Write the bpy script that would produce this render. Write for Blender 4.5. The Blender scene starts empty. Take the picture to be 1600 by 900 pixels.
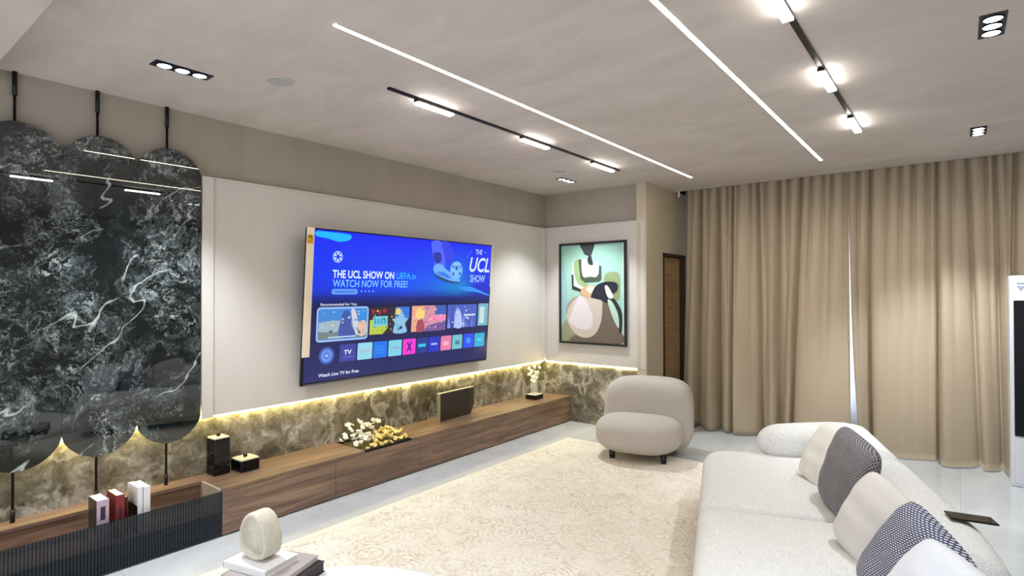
import bpy, bmesh, math, random
from mathutils import Vector, Matrix, Euler
PI = math.pi
random.seed(7)
scene = bpy.context.scene
COL = scene.collection

# ------------------------------------------------------------------ camera, world, exposure
cam_data = bpy.data.cameras.new('camera')
cam = bpy.data.objects.new('camera', cam_data)
COL.objects.link(cam)
cam_data.sensor_width = 36.0
cam_data.lens = 36.0 * 883.4 / 1600.0
cam_data.clip_start = 0.05
yaw, pit, rol = 0.66849054, 0.00866397, -0.00249967
Fv = Vector((-math.sin(yaw)*math.cos(pit), math.cos(yaw)*math.cos(pit), math.sin(pit)))
R0 = Vector((math.cos(yaw), math.sin(yaw), 0)); U0 = R0.cross(Fv)
Rv = math.cos(rol)*R0 + math.sin(rol)*U0
Uv = -math.sin(rol)*R0 + math.cos(rol)*U0
M = Matrix((Rv, Uv, -Fv)).transposed().to_4x4()
M.translation = Vector((0, 0, 1.65))
cam.matrix_world = M
scene.camera = cam

EXP = 0.55
scene.view_settings.view_transform = 'Standard'
scene.view_settings.look = 'None'
scene.view_settings.gamma = 1.0
scene.view_settings.use_curve_mapping = False
scene.view_settings.exposure = EXP

world = bpy.data.worlds.new('world'); scene.world = world
world.use_nodes = True
bg = world.node_tree.nodes['Background']
bg.inputs[0].default_value = (0.94, 0.96, 1.0, 1)
bg.inputs[1].default_value = 2.4

K_STRIP, K_TRACK, K_SPOT, K_WALL, K_LAMP = 20.0, 22.0, 75.0, 21.0, 16.0
HC = 2.95

def lin(r, g, b):
    f = lambda c: (c/255/12.92) if c/255 <= 0.04045 else ((c/255+0.055)/1.055)**2.4
    return (f(r), f(g), f(b), 1)

# ------------------------------------------------------------------ materials
MATS = {}
def newmat(name):
    m = bpy.data.materials.new(name); m.use_nodes = True
    nt = m.node_tree
    return m, nt, nt.nodes['Principled BSDF']
def plain(name, col, rough=0.5, metal=0.0, spec=0.5, bump=None, emis=0.0, sheen=0.0):
    if name in MATS: return MATS[name]
    m, nt, p = newmat(name)
    p.inputs['Base Color'].default_value = col
    p.inputs['Roughness'].default_value = rough
    p.inputs['Metallic'].default_value = metal
    p.inputs['Specular IOR Level'].default_value = spec
    if sheen: p.inputs['Sheen Weight'].default_value = sheen
    if emis:
        p.inputs['Emission Color'].default_value = col
        p.inputs['Emission Strength'].default_value = emis
    if bump:
        sc, st, dist = bump
        n = noise(nt, sc, 3)
        b = nt.nodes.new('ShaderNodeBump'); b.inputs['Strength'].default_value = st
        b.inputs['Distance'].default_value = dist
        nt.links.new(n.outputs[0], b.inputs['Height'])
        nt.links.new(b.outputs[0], p.inputs['Normal'])
        mx = ramp(nt, n.outputs[0], [(0.3, tuple(c*0.9 for c in col[:3])+(1,)), (0.7, tuple(min(1, c*1.06) for c in col[:3])+(1,))])
        nt.links.new(mx.outputs[0], p.inputs['Base Color'])
    MATS[name] = m
    return m
def coords(nt, scale=(1, 1, 1), kind='Object', rot=(0, 0, 0)):
    mp = nt.nodes.new('ShaderNodeMapping')
    if kind == 'World':
        ge = nt.nodes.new('ShaderNodeNewGeometry')
        mp.inputs['Scale'].default_value = scale; mp.inputs['Rotation'].default_value = rot
        nt.links.new(ge.outputs['Position'], mp.inputs[0]); return mp.outputs[0]
    tc = nt.nodes.new('ShaderNodeTexCoord')
    mp.inputs['Scale'].default_value = scale; mp.inputs['Rotation'].default_value = rot
    nt.links.new(tc.outputs[kind], mp.inputs[0])
    return mp.outputs[0]
def noise(nt, scale, detail=4, rough=0.5, vec=None, dist=0.0):
    n = nt.nodes.new('ShaderNodeTexNoise')
    n.inputs['Scale'].default_value = scale; n.inputs['Detail'].default_value = detail
    n.inputs['Roughness'].default_value = rough; n.inputs['Distortion'].default_value = dist
    nt.links.new(vec if vec is not None else coords(nt), n.inputs['Vector'])
    return n
def ramp(nt, src, stops, mode='LINEAR'):
    r = nt.nodes.new('ShaderNodeValToRGB'); r.color_ramp.interpolation = mode
    e = r.color_ramp.elements
    while len(e) < len(stops): e.new(0.5)
    for el, (p, c) in zip(e, stops): el.position = p; el.color = c if len(c) == 4 else tuple(c)+(1,)
    nt.links.new(src, r.inputs[0])
    return r
def math_(nt, op, a, b=None, clamp=False):
    n = nt.nodes.new('ShaderNodeMath'); n.operation = op; n.use_clamp = clamp
    for i, v in enumerate((a, b)):
        if v is None: continue
        if isinstance(v, (int, float)): n.inputs[i].default_value = v
        else: nt.links.new(v, n.inputs[i])
    return n.outputs[0]
def mix(nt, fac, a, b, mode='MIX'):
    n = nt.nodes.new('ShaderNodeMix'); n.data_type = 'RGBA'; n.blend_type = mode
    for i, v in ((0, fac), (6, a), (7, b)):
        if isinstance(v, (int, float)): n.inputs[i].default_value = v
        elif isinstance(v, tuple): n.inputs[i].default_value = v
        else: nt.links.new(v, n.inputs[i])
    return n.outputs[2]
G = lambda v: (v, v, v, 1)

def vein(nt, vec, scale, width, dist=0.6, detail=5, rough=0.55):
    n = noise(nt, scale, detail, rough, vec, dist)
    d = math_(nt, 'ABSOLUTE', math_(nt, 'SUBTRACT', n.outputs[0], 0.5))
    r = ramp(nt, d, [(0.0, G(1)), (width, G(0))])
    return r.outputs[0]

def mat_dark_marble():
    m, nt, p = newmat('dark_green_marble')
    v = coords(nt, kind='World')
    def warp(src, sc, amt, det=5):
        vm = nt.nodes.new('ShaderNodeVectorMath'); vm.operation = 'MULTIPLY_ADD'; vm.inputs[1].default_value = (amt,)*3
        nt.links.new(noise(nt, sc, det, 0.6, v).outputs[1], vm.inputs[0]); nt.links.new(src, vm.inputs[2]); return vm.outputs[0]
    w = warp(v, 3.0, 0.45)
    area = ramp(nt, noise(nt, 2.3, 4, 0.6, w).outputs[0], [(0.46, G(0.02)), (0.61, G(0.85))]).outputs[0]
    fine = noise(nt, 9, 14, 0.80, w, 0.5).outputs[0]
    base = ramp(nt, fine, [(0.42, lin(6, 10, 12)), (0.54, lin(15, 25, 26)), (0.66, lin(44, 60, 60))]).outputs[0]
    clm = math_(nt, 'MULTIPLY', ramp(nt, fine, [(0.50, G(0)), (0.58, G(0.75))]).outputs[0], area)
    c = mix(nt, clm, base, lin(104, 112, 112))
    br = math_(nt, 'MULTIPLY', ramp(nt, noise(nt, 19, 12, 0.8, w, 1.0).outputs[0], [(0.53, G(0)), (0.58, G(0.95))]).outputs[0], area)
    c = mix(nt, br, c, lin(172, 180, 178))
    cv = vein(nt, w, 5.5, 0.012, 0.8, 8, 0.7)
    c = mix(nt, math_(nt, 'MULTIPLY', cv, math_(nt, 'MULTIPLY', area, 0.55)), c, lin(170, 178, 176))
    # long thin diagonal veins
    m0 = nt.nodes.new('ShaderNodeMapping'); m0.inputs['Rotation'].default_value = (-0.70, 0, 0)
    nt.links.new(warp(v, 6, 0.05, 6), m0.inputs[0])
    mp = nt.nodes.new('ShaderNodeMapping'); mp.inputs['Scale'].default_value = (1, 0.6, 2.2); nt.links.new(m0.outputs[0], mp.inputs[0])
    dv = vein(nt, mp.outputs[0], 1.3, 0.006, 0.15, 3, 0.5)
    seln = ramp(nt, noise(nt, 3.1, 3, 0.6, v).outputs[0], [(0.47, G(0)), (0.56, G(0.9))]).outputs[0]
    c = mix(nt, math_(nt, 'MULTIPLY', dv, seln), c, lin(200, 206, 202))
    nt.links.new(c, p.inputs['Base Color'])
    p.inputs['Roughness'].default_value = 0.012
    p.inputs['Specular IOR Level'].default_value = 1.0
    MATS['dark_marble'] = m; return m
def mat_brown_marble():
    m, nt, p = newmat('brown_marble')
    v = coords(nt, kind='World')
    vm = nt.nodes.new('ShaderNodeVectorMath'); vm.operation = 'MULTIPLY_ADD'; vm.inputs[1].default_value = (0.3,)*3
    nt.links.new(noise(nt, 3.0, 6, 0.6, v).outputs[1], vm.inputs[0]); nt.links.new(v, vm.inputs[2]); w = vm.outputs[0]
    fine = noise(nt, 9, 12, 0.74, w, 0.5).outputs[0]
    big = noise(nt, 1.6, 5, 0.6, w, 0.3).outputs[0]
    f = math_(nt, 'ADD', math_(nt, 'MULTIPLY', fine, 0.6), math_(nt, 'MULTIPLY', big, 0.4))
    base = ramp(nt, f, [(0.41, lin(86, 80, 66)), (0.49, lin(118, 111, 94)), (0.555, lin(154, 146, 130)), (0.62, lin(198, 192, 181))]).outputs[0]
    c = mix(nt, math_(nt, 'MULTIPLY', vein(nt, w, 1.1, 0.022, 0.2, 6, 0.6), 0.6), base, lin(212, 208, 200))
    nt.links.new(c, p.inputs['Base Color'])
    p.inputs['Roughness'].default_value = 0.14
    MATS['brown_marble'] = m; return m
def mat_wood(name, c0, c1, c2, rough=0.38):
    m, nt, p = newmat(name)
    v = coords(nt, (9, 0.55, 9), 'World'); n = noise(nt, 2.5, 8, 0.62, v, 0.8)
    v2 = coords(nt, (60, 1.5, 60), 'World'); n2 = noise(nt, 2, 4, 0.6, v2)
    v3 = coords(nt, (1, 1.1, 0.2), 'World'); n3 = noise(nt, 1.2, 1, 0.5, v3)
    f = math_(nt, 'ADD', math_(nt, 'MULTIPLY', n.outputs[0], 0.62), math_(nt, 'ADD', math_(nt, 'MULTIPLY', n2.outputs[0], 0.2), math_(nt, 'MULTIPLY', n3.outputs[0], 0.18)))
    r = ramp(nt, f, [(0.33, c0), (0.5, c1), (0.66, c2)])
    nt.links.new(r.outputs[0], p.inputs['Base Color'])
    p.inputs['Roughness'].default_value = rough
    MATS[name] = m; return m
def mat_plaster(name, a, b, rough=0.75):
    m, nt, p = newmat(name)
    n = noise(nt, 1.3, 6, 0.62, coords(nt, (1, 2.2, 1)), 0.8)
    r = ramp(nt, n.outputs[0], [(0.35, a), (0.65, b)])
    nt.links.new(r.outputs[0], p.inputs['Base Color'])
    p.inputs['Roughness'].default_value = rough
    n2 = noise(nt, 30, 4, 0.6)
    bp = nt.nodes.new('ShaderNodeBump'); bp.inputs['Strength'].default_value = 0.08; bp.inputs['Distance'].default_value = 0.01
    nt.links.new(n2.outputs[0], bp.inputs['Height']); nt.links.new(bp.outputs[0], p.inputs['Normal'])
    MATS[name] = m; return m
def mat_floor():
    m, nt, p = newmat('floor_tile')
    br = nt.nodes.new('ShaderNodeTexBrick')
    br.offset = 0.0; br.inputs['Scale'].default_value = 1.0
    br.inputs['Brick Width'].default_value = 1.2; br.inputs['Row Height'].default_value = 1.2
    br.inputs['Mortar Size'].default_value = 0.0018
    br.inputs['Color1'].default_value = G(1); br.inputs['Color2'].default_value = G(0.96); br.inputs['Mortar'].default_value = G(0.72)
    nt.links.new(coords(nt), br.inputs['Vector'])
    n = noise(nt, 1.1, 7, 0.65, coords(nt, (1.6, 0.7, 1)), 1.2)
    r = ramp(nt, n.outputs[0], [(0.3, lin(192, 195, 196)), (0.55, lin(212, 214, 214)), (0.75, lin(226, 227, 227))])
    nt.links.new(mix(nt, 1.0, r.outputs[0], br.outputs[0], 'MULTIPLY'), p.inputs['Base Color'])
    p.inputs['Roughness'].default_value = 0.16
    MATS['floor'] = m; return m
def mat_rug():
    m, nt, p = newmat('rug_wool')
    v = coords(nt)
    sx = nt.nodes.new('ShaderNodeSeparateXYZ'); nt.links.new(v, sx.inputs[0])
    # distance to nearest edge of the rug (object space, centred)
    dx = math_(nt, 'SUBTRACT', RUG_W/2, math_(nt, 'ABSOLUTE', sx.outputs[0]))
    dy = math_(nt, 'SUBTRACT', RUG_L/2, math_(nt, 'ABSOLUTE', sx.outputs[1]))
    d = math_(nt, 'MINIMUM', dx, dy)
    def vr(sc, rnd=1.0, vec=v):
        q = nt.nodes.new('ShaderNodeTexVoronoi'); q.inputs['Scale'].default_value = sc; q.inputs['Randomness'].default_value = rnd
        nt.links.new(vec, q.inputs['Vector']); return q.outputs['Distance']
    wear = ramp(nt, noise(nt, 3.5, 6, 0.7, v, 0.5).outputs[0], [(0.38, G(0.15)), (0.62, G(1))]).outputs[0]
    n2 = noise(nt, 2.0, 5, 0.65, v).outputs[0]
    base = ramp(nt, n2, [(0.35, lin(234, 226, 211)), (0.65, lin(243, 238, 227))]).outputs[0]
    med = ramp(nt, math_(nt, 'SINE', math_(nt, 'MULTIPLY', vr(3.4, 0.6), 60)), [(0.45, G(0)), (0.75, G(1))]).outputs[0]
    c = mix(nt, math_(nt, 'MULTIPLY', math_(nt, 'MULTIPLY', med, wear), 0.5), base, lin(198, 180, 150))
    dots = ramp(nt, vr(16, 1.0), [(0.16, G(1)), (0.26, G(0))]).outputs[0]
    c = mix(nt, math_(nt, 'MULTIPLY', math_(nt, 'MULTIPLY', dots, wear), 0.4), c, lin(170, 152, 128))
    tend = vein(nt, v, 6.0, 0.045, 2.5, 4)
    c = mix(nt, math_(nt, 'MULTIPLY', math_(nt, 'MULTIPLY', tend, wear), 0.6), c, lin(180, 162, 134))
    n3 = ramp(nt, noise(nt, 36, 4, 0.7, v).outputs[0], [(0.56, G(0)), (0.66, G(0.4))]).outputs[0]
    c = mix(nt, n3, c, lin(172, 152, 124))
    border = ramp(nt, d, [(0.0, G(1)), (0.05, G(1)), (0.055, G(0)), (0.30, G(0)), (0.305, G(0.7)), (0.33, G(0.7)), (0.335, G(0)), (0.36, G(0)), (0.365, G(0.6)), (0.385, G(0.6)), (0.39, G(0))]).outputs[0]
    c = mix(nt, math_(nt, 'MULTIPLY', border, 0.75), c, lin(236, 228, 212))
    inner = ramp(nt, d, [(0.335, G(0)), (0.37, G(1))]).outputs[0]
    c = mix(nt, math_(nt, 'MULTIPLY', inner, 0.16), c, lin(216, 196, 172))
    nt.links.new(c, p.inputs['Base Color'])
    p.inputs['Roughness'].default_value = 0.95; p.inputs['Specular IOR Level'].default_value = 0.1
    bp = nt.nodes.new('ShaderNodeBump'); bp.inputs['Strength'].default_value = 0.5; bp.inputs['Distance'].default_value = 0.004
    nt.links.new(noise(nt, 160, 3, 0.6, v).outputs[0], bp.inputs['Height']); nt.links.new(bp.outputs[0], p.inputs['Normal'])
    MATS['rug'] = m; return m
def mat_fabric(name, col, scale=180, strength=0.6, dist=0.004, var=0.08, sheen=0.1):
    m, nt, p = newmat(name)
    v = coords(nt)
    n = noise(nt, scale, 4, 0.7, v)
    lo = tuple(c*(1-var*2) for c in col[:3])+(1,); hi = tuple(min(1, c*(1+var)) for c in col[:3])+(1,)
    r = ramp(nt, n.outputs[0], [(0.36, lo), (0.52, col), (0.7, hi)])
    nt.links.new(r.outputs[0], p.inputs['Base Color'])
    p.inputs['Roughness'].default_value = 0.95; p.inputs['Specular IOR Level'].default_value = 0.15
    p.inputs['Sheen Weight'].default_value = sheen
    bp = nt.nodes.new('ShaderNodeBump'); bp.inputs['Strength'].default_value = strength; bp.inputs['Distance'].default_value = dist
    nt.links.new(n.outputs[0], bp.inputs['Height']); nt.links.new(bp.outputs[0], p.inputs['Normal'])
    MATS[name] = m; return m
def mat_woven(name, dark, light, sc=26):
    """dark / light basket weave for the two patterned cushions (object space x, z)"""
    m, nt, p = newmat(name)
    br = nt.nodes.new('ShaderNodeTexBrick'); br.offset = 0.5
    br.inputs['Scale'].default_value = sc
    br.inputs['Brick Width'].default_value = 0.62; br.inputs['Row Height'].default_value = 0.36
    br.inputs['Mortar Size'].default_value = 0.10; br.inputs['Mortar Smooth'].default_value = 0.3
    br.inputs['Color1'].default_value = light; br.inputs['Color2'].default_value = tuple(c*0.86 for c in light[:3])+(1,)
    br.inputs['Mortar'].default_value = dark
    tc = nt.nodes.new('ShaderNodeTexCoord'); s = nt.nodes.new('ShaderNodeSeparateXYZ'); cb = nt.nodes.new('ShaderNodeCombineXYZ')
    nt.links.new(tc.outputs['Object'], s.inputs[0])
    a = math_(nt, 'ADD', s.outputs[0], math_(nt, 'MULTIPLY', s.outputs[2], 0.45)); b = math_(nt, 'SUBTRACT', s.outputs[2], math_(nt, 'MULTIPLY', s.outputs[0], 0.45))
    nt.links.new(a, cb.inputs[0]); nt.links.new(b, cb.inputs[1])
    nt.links.new(cb.outputs[0], br.inputs['Vector'])
    nt.links.new(br.outputs[0], p.inputs['Base Color'])
    p.inputs['Roughness'].default_value = 0.9; p.inputs['Specular IOR Level'].default_value = 0.15
    bp = nt.nodes.new('ShaderNodeBump'); bp.inputs['Strength'].default_value = 0.5; bp.inputs['Distance'].default_value = 0.004; bp.invert = True
    nt.links.new(br.outputs[1], bp.inputs['Height']); nt.links.new(bp.outputs[0], p.inputs['Normal'])
    MATS[name] = m; return m
def emit(name, col, k):
    if name in MATS: return MATS[name]
    m, nt, p = newmat(name)
    p.inputs['Base Color'].default_value = (0.02, 0.02, 0.02, 1) if k < 3 else (0.8, 0.8, 0.8, 1)
    p.inputs['Emission Color'].default_value = col; p.inputs['Emission Strength'].default_value = k
    p.inputs['Roughness'].default_value = 0.3 if k < 3 else 0.6
    MATS[name] = m; return m
def mat_glass(name, tint, fac, rough=0.05):
    """tinted pane: part see-through, part glossy"""
    m, nt, p = newmat(name)
    p.inputs['Base Color'].default_value = tint; p.inputs['Roughness'].default_value = rough
    tr = nt.nodes.new('ShaderNodeBsdfTransparent'); tr.inputs[0].default_value = (0.9, 0.93, 0.98, 1)
    ms = nt.nodes.new('ShaderNodeMixShader'); ms.inputs[0].default_value = fac
    out = nt.nodes['Material Output']
    nt.links.new(tr.outputs[0], ms.inputs[1]); nt.links.new(p.outputs[0], ms.inputs[2]); nt.links.new(ms.outputs[0], out.inputs[0])
    MATS[name] = m; return m

RUG_X0, RUG_X1, RUG_Y0, RUG_Y1 = -3.48, -0.35, 0.55, 5.425
RUG_W, RUG_L = RUG_X1-RUG_X0, RUG_Y1-RUG_Y0
mat_dark_marble(); mat_brown_marble(); mat_floor(); mat_rug()
mat_wood('walnut', lin(82, 65, 54), lin(124, 99, 82), lin(170, 139, 112))
mat_wood('door_wood', lin(150, 118, 76), lin(186, 150, 100), lin(200, 166, 116))
mat_plaster('ceiling', lin(200, 189, 181), lin(213, 203, 196))
mat_plaster('wall', lin(160, 150, 137), lin(168, 158, 145))
mat_plaster('wall_column', lin(196, 182, 158), lin(204, 190, 166))
mat_plaster('wall_panel', lin(206, 199, 190), lin(210, 203, 195), 0.6)
mat_fabric('boucle_white', lin(232, 230, 226), 105, 0.7, 0.005, 0.085)
mat_fabric('boucle_greige', lin(196, 187, 178), 130, 0.6, 0.004, 0.06)
mat_fabric('linen_cream', lin(236, 231, 220), 260, 0.35, 0.002, 0.03)
mat_fabric('linen_grey', lin(226, 220, 213), 260, 0.35, 0.002, 0.03)
mat_fabric('linen_cool', lin(226, 226, 230), 260, 0.35, 0.002, 0.03)
mat_fabric('curtain', lin(226, 209, 182), 320, 0.25, 0.001, 0.03, 0.2)
mat_woven('weave_grey', lin(52, 50, 56), lin(206, 202, 204), 44)
mat_woven('weave_blue', lin(58, 58, 82), lin(222, 222, 232), 40)
mat_glass('smoked_fluted_glass', (0.012, 0.017, 0.026, 1), 0.72, 0.12)
mat_glass('smoked_glass', (0.05, 0.04, 0.03, 1), 0.82, 0.08)
mat_glass('clear_glass', (0.9, 0.93, 0.92, 1), 0.25, 0.03)
mat_glass('window_glass', (0.8, 0.85, 0.9, 1), 0.1, 0.02)
BLACK = plain('black_metal', lin(18, 16, 16), 0.4, 0.3)
GLOSSB = plain('gloss_black', lin(10, 10, 12), 0.14, spec=0.35)
WHITE_P = plain('white_plastic', lin(232, 234, 240), 0.35)
CREAM = plain('cream_ceramic', lin(212, 204, 186), 0.6, bump=(60, 0.15, 0.002))
PAPER = plain('paper', lin(236, 234, 230), 0.7)
STRIP = emit('led_strip_glow', (1.0, 0.93, 0.70, 1), K_STRIP)
TRACKE = emit('track_module_glow', (1.0, 0.95, 0.90, 1), K_TRACK)
WALLE = emit('wall_wash_glow', (1.0, 0.86, 0.36, 1), K_WALL)
LAMPE = emit('lamp_glow', (0.80, 0.92, 1.0, 1), K_LAMP)

# ------------------------------------------------------------------ mesh helpers
def bm_new(): return bmesh.new()
def bx(bm, x0, x1, y0, y1, z0, z1, bev=0.0, seg=2, mi=0):
    vs = [bm.verts.new((x, y, z)) for x in (x0, x1) for y in (y0, y1) for z in (z0, z1)]
    fs = [(0, 1, 3, 2), (4, 6, 7, 5), (0, 4, 5, 1), (2, 3, 7, 6), (0, 2, 6, 4), (1, 5, 7, 3)]
    faces = [bm.faces.new([vs[i] for i in f]) for f in fs]
    for f in faces: f.material_index = mi
    if bev:
        es = list({e for f in faces for e in f.edges})
        r = bmesh.ops.bevel(bm, geom=es, offset=bev, segments=seg, affect='EDGES', profile=0.5)
        for f in r['faces']: f.material_index = mi
    return bm
def tube(bm, pts, r, seg=12, cap=True, mi=0):
    pts = [Vector(p) for p in pts]; rings = []
    for i, p in enumerate(pts):
        t = (pts[min(i+1, len(pts)-1)] - pts[max(i-1, 0)]).normalized()
        a = t.cross(Vector((0, 0, 1)))
        if a.length < 1e-3: a = t.cross(Vector((0, 1, 0)))
        a.normalize(); b = t.cross(a)
        rr = r[i] if isinstance(r, (list, tuple)) else r
        rings.append([bm.verts.new(p + (a*math.cos(2*PI*k/seg) + b*math.sin(2*PI*k/seg))*rr) for k in range(seg)])
    for i in range(len(rings)-1):
        for k in range(seg):
            f = bm.faces.new([rings[i][k], rings[i][(k+1) % seg], rings[i+1][(k+1) % seg], rings[i+1][k]]); f.smooth = True; f.material_index = mi
    if cap:
        for rg in (rings[0], rings[-1]): bm.faces.new(rg).material_index = mi
    return bm
def lathe(bm, prof, seg=24, c=(0, 0, 0), mi=0):
    rings = [[bm.verts.new((c[0]+r*math.cos(2*PI*k/seg), c[1]+r*math.sin(2*PI*k/seg), c[2]+z)) for k in range(seg)] for r, z in prof]
    for i in range(len(rings)-1):
        for k in range(seg):
            f = bm.faces.new([rings[i][k], rings[i][(k+1) % seg], rings[i+1][(k+1) % seg], rings[i+1][k]]); f.smooth = True; f.material_index = mi
    for rg in (rings[0], rings[-1]): bm.faces.new(rg).material_index = mi
    return bm
def spow(v, e): return math.copysign(abs(v)**e, v)
def superell(bm, c, rad, e1=0.6, e2=0.6, nu=40, nv=24, fn=None):
    rows = []
    for j in range(nv+1):
        ph = -PI/2 + PI*j/nv; row = []
        for i in range(nu):
            th = 2*PI*i/nu
            x = rad[0]*spow(math.cos(ph), e1)*spow(math.cos(th), e2)
            y = rad[1]*spow(math.cos(ph), e1)*spow(math.sin(th), e2)
            z = rad[2]*spow(math.sin(ph), e1)
            v = Vector((x, y, z))
            if fn: v = fn(v)
            row.append(v + Vector(c))
        rows.append(row)
    bot = bm.verts.new(rows[0][0]); top = bm.verts.new(rows[-1][0])
    vr = [[bm.verts.new(v) for v in row] for row in rows[1:-1]]
    for j in range(len(vr)-1):
        for i in range(nu):
            bm.faces.new([vr[j][i], vr[j][(i+1) % nu], vr[j+1][(i+1) % nu], vr[j+1][i]]).smooth = True
    for i in range(nu):
        bm.faces.new([bot, vr[0][(i+1) % nu], vr[0][i]]).smooth = True
        bm.faces.new([top, vr[-1][i], vr[-1][(i+1) % nu]]).smooth = True
    return bm
def round_outline(pts, rads, n=8):
    """polygon with rounded corners, counter-clockwise"""
    out = []; N = len(pts)
    for i in range(N):
        p = Vector(pts[i]); a = Vector(pts[i-1]); b = Vector(pts[(i+1) % N]); r = rads[i] if isinstance(rads, (list, tuple)) else rads
        da = (a-p).normalized(); db = (b-p).normalized()
        ang = da.angle(db); d = min(r/math.tan(ang/2), (a-p).length*0.49, (b-p).length*0.49)
        for k in range(n+1):
            t = k/n
            q = (p+da*d)*(1-t)**2 + p*2*t*(1-t) + (p+db*d)*t*t
            out.append(q)
    return out
def slab(bm, outline, z0, z1, r, crown=0.0, n=6, e=1.0):
    """puffed cushion slab: outline in xy, rounded edges of radius r"""
    O = [Vector((p[0], p[1])) for p in outline]; N = len(O); nor = []
    for i in range(N):
        t = (O[(i+1) % N]-O[i-1]).normalized(); nor.append(Vector((-t.y, t.x)))
    cen = (Vector((min(p.x for p in O), min(p.y for p in O)))+Vector((max(p.x for p in O), max(p.y for p in O))))/2
    rings = []
    def ring(ins, z): rings.append([bm.verts.new((O[i].x+nor[i].x*ins, O[i].y+nor[i].y*ins, z)) for i in range(N)])
    for k in range(n+1):
        a = PI/2*k/n; ring(r*(1-math.sin(a)), z0 + r*(1-math.cos(a)))
    for k in range(n+1):
        a = PI/2*k/n; ring(r*(1-math.cos(a)), z1 - r*(1-math.sin(a)))
    last = [Vector(v.co) for v in rings[-1]]
    for s in (0.92, 0.8, 0.6, 0.4, 0.2, 0.08):
        h = crown*(1-s*s)
        rings.append([bm.verts.new((cen.x+(v.x-cen.x)*s, cen.y+(v.y-cen.y)*s, z1+h)) for v in last])
    for j in range(len(rings)-1):
        for i in range(N):
            bm.faces.new([rings[j][i], rings[j][(i+1) % N], rings[j+1][(i+1) % N], rings[j+1][i]]).smooth = True
    tip = bm.verts.new((cen.x, cen.y, z1+crown))
    for i in range(N): bm.faces.new([rings[-1][i], rings[-1][(i+1) % N], tip]).smooth = True
    bm.faces.new(list(reversed(rings[0])))
    return bm
def bolster(bm, path, w, h, ex=0.75, seg=32, cap=0.16, ncap=8):
    """round-ended bolster swept along a flat path; w,h half sizes of its section (lists allowed)"""
    P = [Vector(p) for p in path]
    # resample
    pts = []
    for i in range(len(P)-1):
        for k in range(8):
            t = k/8; p0 = P[max(i-1, 0)]; p1 = P[i]; p2 = P[i+1]; p3 = P[min(i+2, len(P)-1)]
            pts.append(0.5*((2*p1)+(p2-p0)*t+(2*p0-5*p1+4*p2-p3)*t*t+(3*p1-p0-3*p2+p3)*t**3))
    pts.append(P[-1])
    L = [0]
    for i in range(1, len(pts)): L.append(L[-1]+(pts[i]-pts[i-1]).length)
    tot = L[-1]
    ss = []
    for k in range(ncap+1): ss.append(cap*(1-math.cos(PI/2*k/ncap)))
    m = 24
    for k in range(1, m): ss.append(cap+(tot-2*cap)*k/m)
    for k in range(ncap, -1, -1): ss.append(tot-cap*(1-math.cos(PI/2*k/ncap)))
    def at(s):
        for i in range(1, len(pts)):
            if L[i] >= s-1e-9:
                t = (s-L[i-1])/max(L[i]-L[i-1], 1e-9); return pts[i-1].lerp(pts[i], t), (pts[i]-pts[i-1]).normalized()
        return pts[-1], (pts[-1]-pts[-2]).normalized()
    rings = []
    for s in ss:
        p, t = at(s)
        d = min(s, tot-s)
        sc = 1.0 if d >= cap else math.sqrt(max(0.0, 1-((cap-d)/cap)**2))
        sc = max(sc, 0.02)
        a = Vector((0, 0, 1)).cross(t).normalized(); f = s/tot
        ww = w if not isinstance(w, tuple) else w[0]+(w[1]-w[0])*f
        hh = h if not isinstance(h, tuple) else h[0]+(h[1]-h[0])*f
        rings.append([bm.verts.new(p + a*ww*sc*spow(math.cos(2*PI*k/seg), ex) + Vector((0, 0, 1))*hh*sc*spow(math.sin(2*PI*k/seg), ex)) for k in range(seg)])
    for j in range(len(rings)-1):
        for k in range(seg):
            bm.faces.new([rings[j][k], rings[j+1][k], rings[j+1][(k+1) % seg], rings[j][(k+1) % seg]]).smooth = True
    bm.faces.new(rings[0]); bm.faces.new(rings[-1])
    return bm
def prism(bm, pts, y0, y1, mi=0, smooth=False):
    """extrude polygon in (x,z) from y0 to y1"""
    a = [bm.verts.new((p[0], y0, p[1])) for p in pts]; b = [bm.verts.new((p[0], y1, p[1])) for p in pts]; N = len(pts)
    for i in range(N):
        f = bm.faces.new([a[i], a[(i+1) % N], b[(i+1) % N], b[i]]); f.material_index = mi; f.smooth = smooth
    bm.faces.new(list(reversed(a))).material_index = mi; bm.faces.new(b).material_index = mi
    return bm
def smooth_poly(pts, n=5):
    out = []; N = len(pts)
    for i in range(N):
        p0, p1, p2, p3 = (Vector(pts[(i+k-1) % N]) for k in range(4))
        for k in range(n):
            t = k/n
            out.append(0.5*((2*p1)+(p2-p0)*t+(2*p0-5*p1+4*p2-p3)*t*t+(3*p1-p0-3*p2+p3)*t**3))
    return out
def text_bm(bm, s, x, z, h, y, mi=0, width=None, shear=0.0, bold=0.0, extr=0.0):
    """flat lettering facing -y; cap height h; x,z = lower left; optional fitted width"""
    cu = bpy.data.curves.new('t', 'FONT'); cu.body = s; cu.size = 1.0; cu.offset = bold; cu.shear = shear; cu.resolution_u = 3
    ob = bpy.data.objects.new('t', cu); COL.objects.link(ob)
    dg = bpy.context.evaluated_depsgraph_get()
    me = bpy.data.meshes.new_from_object(ob.evaluated_get(dg))
    bpy.data.objects.remove(ob); bpy.data.curves.remove(cu)
    xs = [v.co.x for v in me.vertices]; 
    if not xs: return bm
    x0, x1 = min(xs), max(xs)
    sz = h/0.70; sx = (width/(x1-x0)) if width else sz
    vm = [bm.verts.new((x+(v.co.x-x0)*sx, y, z+v.co.y*sz)) for v in me.vertices]
    for p in me.polygons:
        try:
            f = bm.faces.new([vm[i] for i in p.vertices]); f.material_index = mi
        except ValueError: pass
    bpy.data.meshes.remove(me)
    return bm
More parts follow.
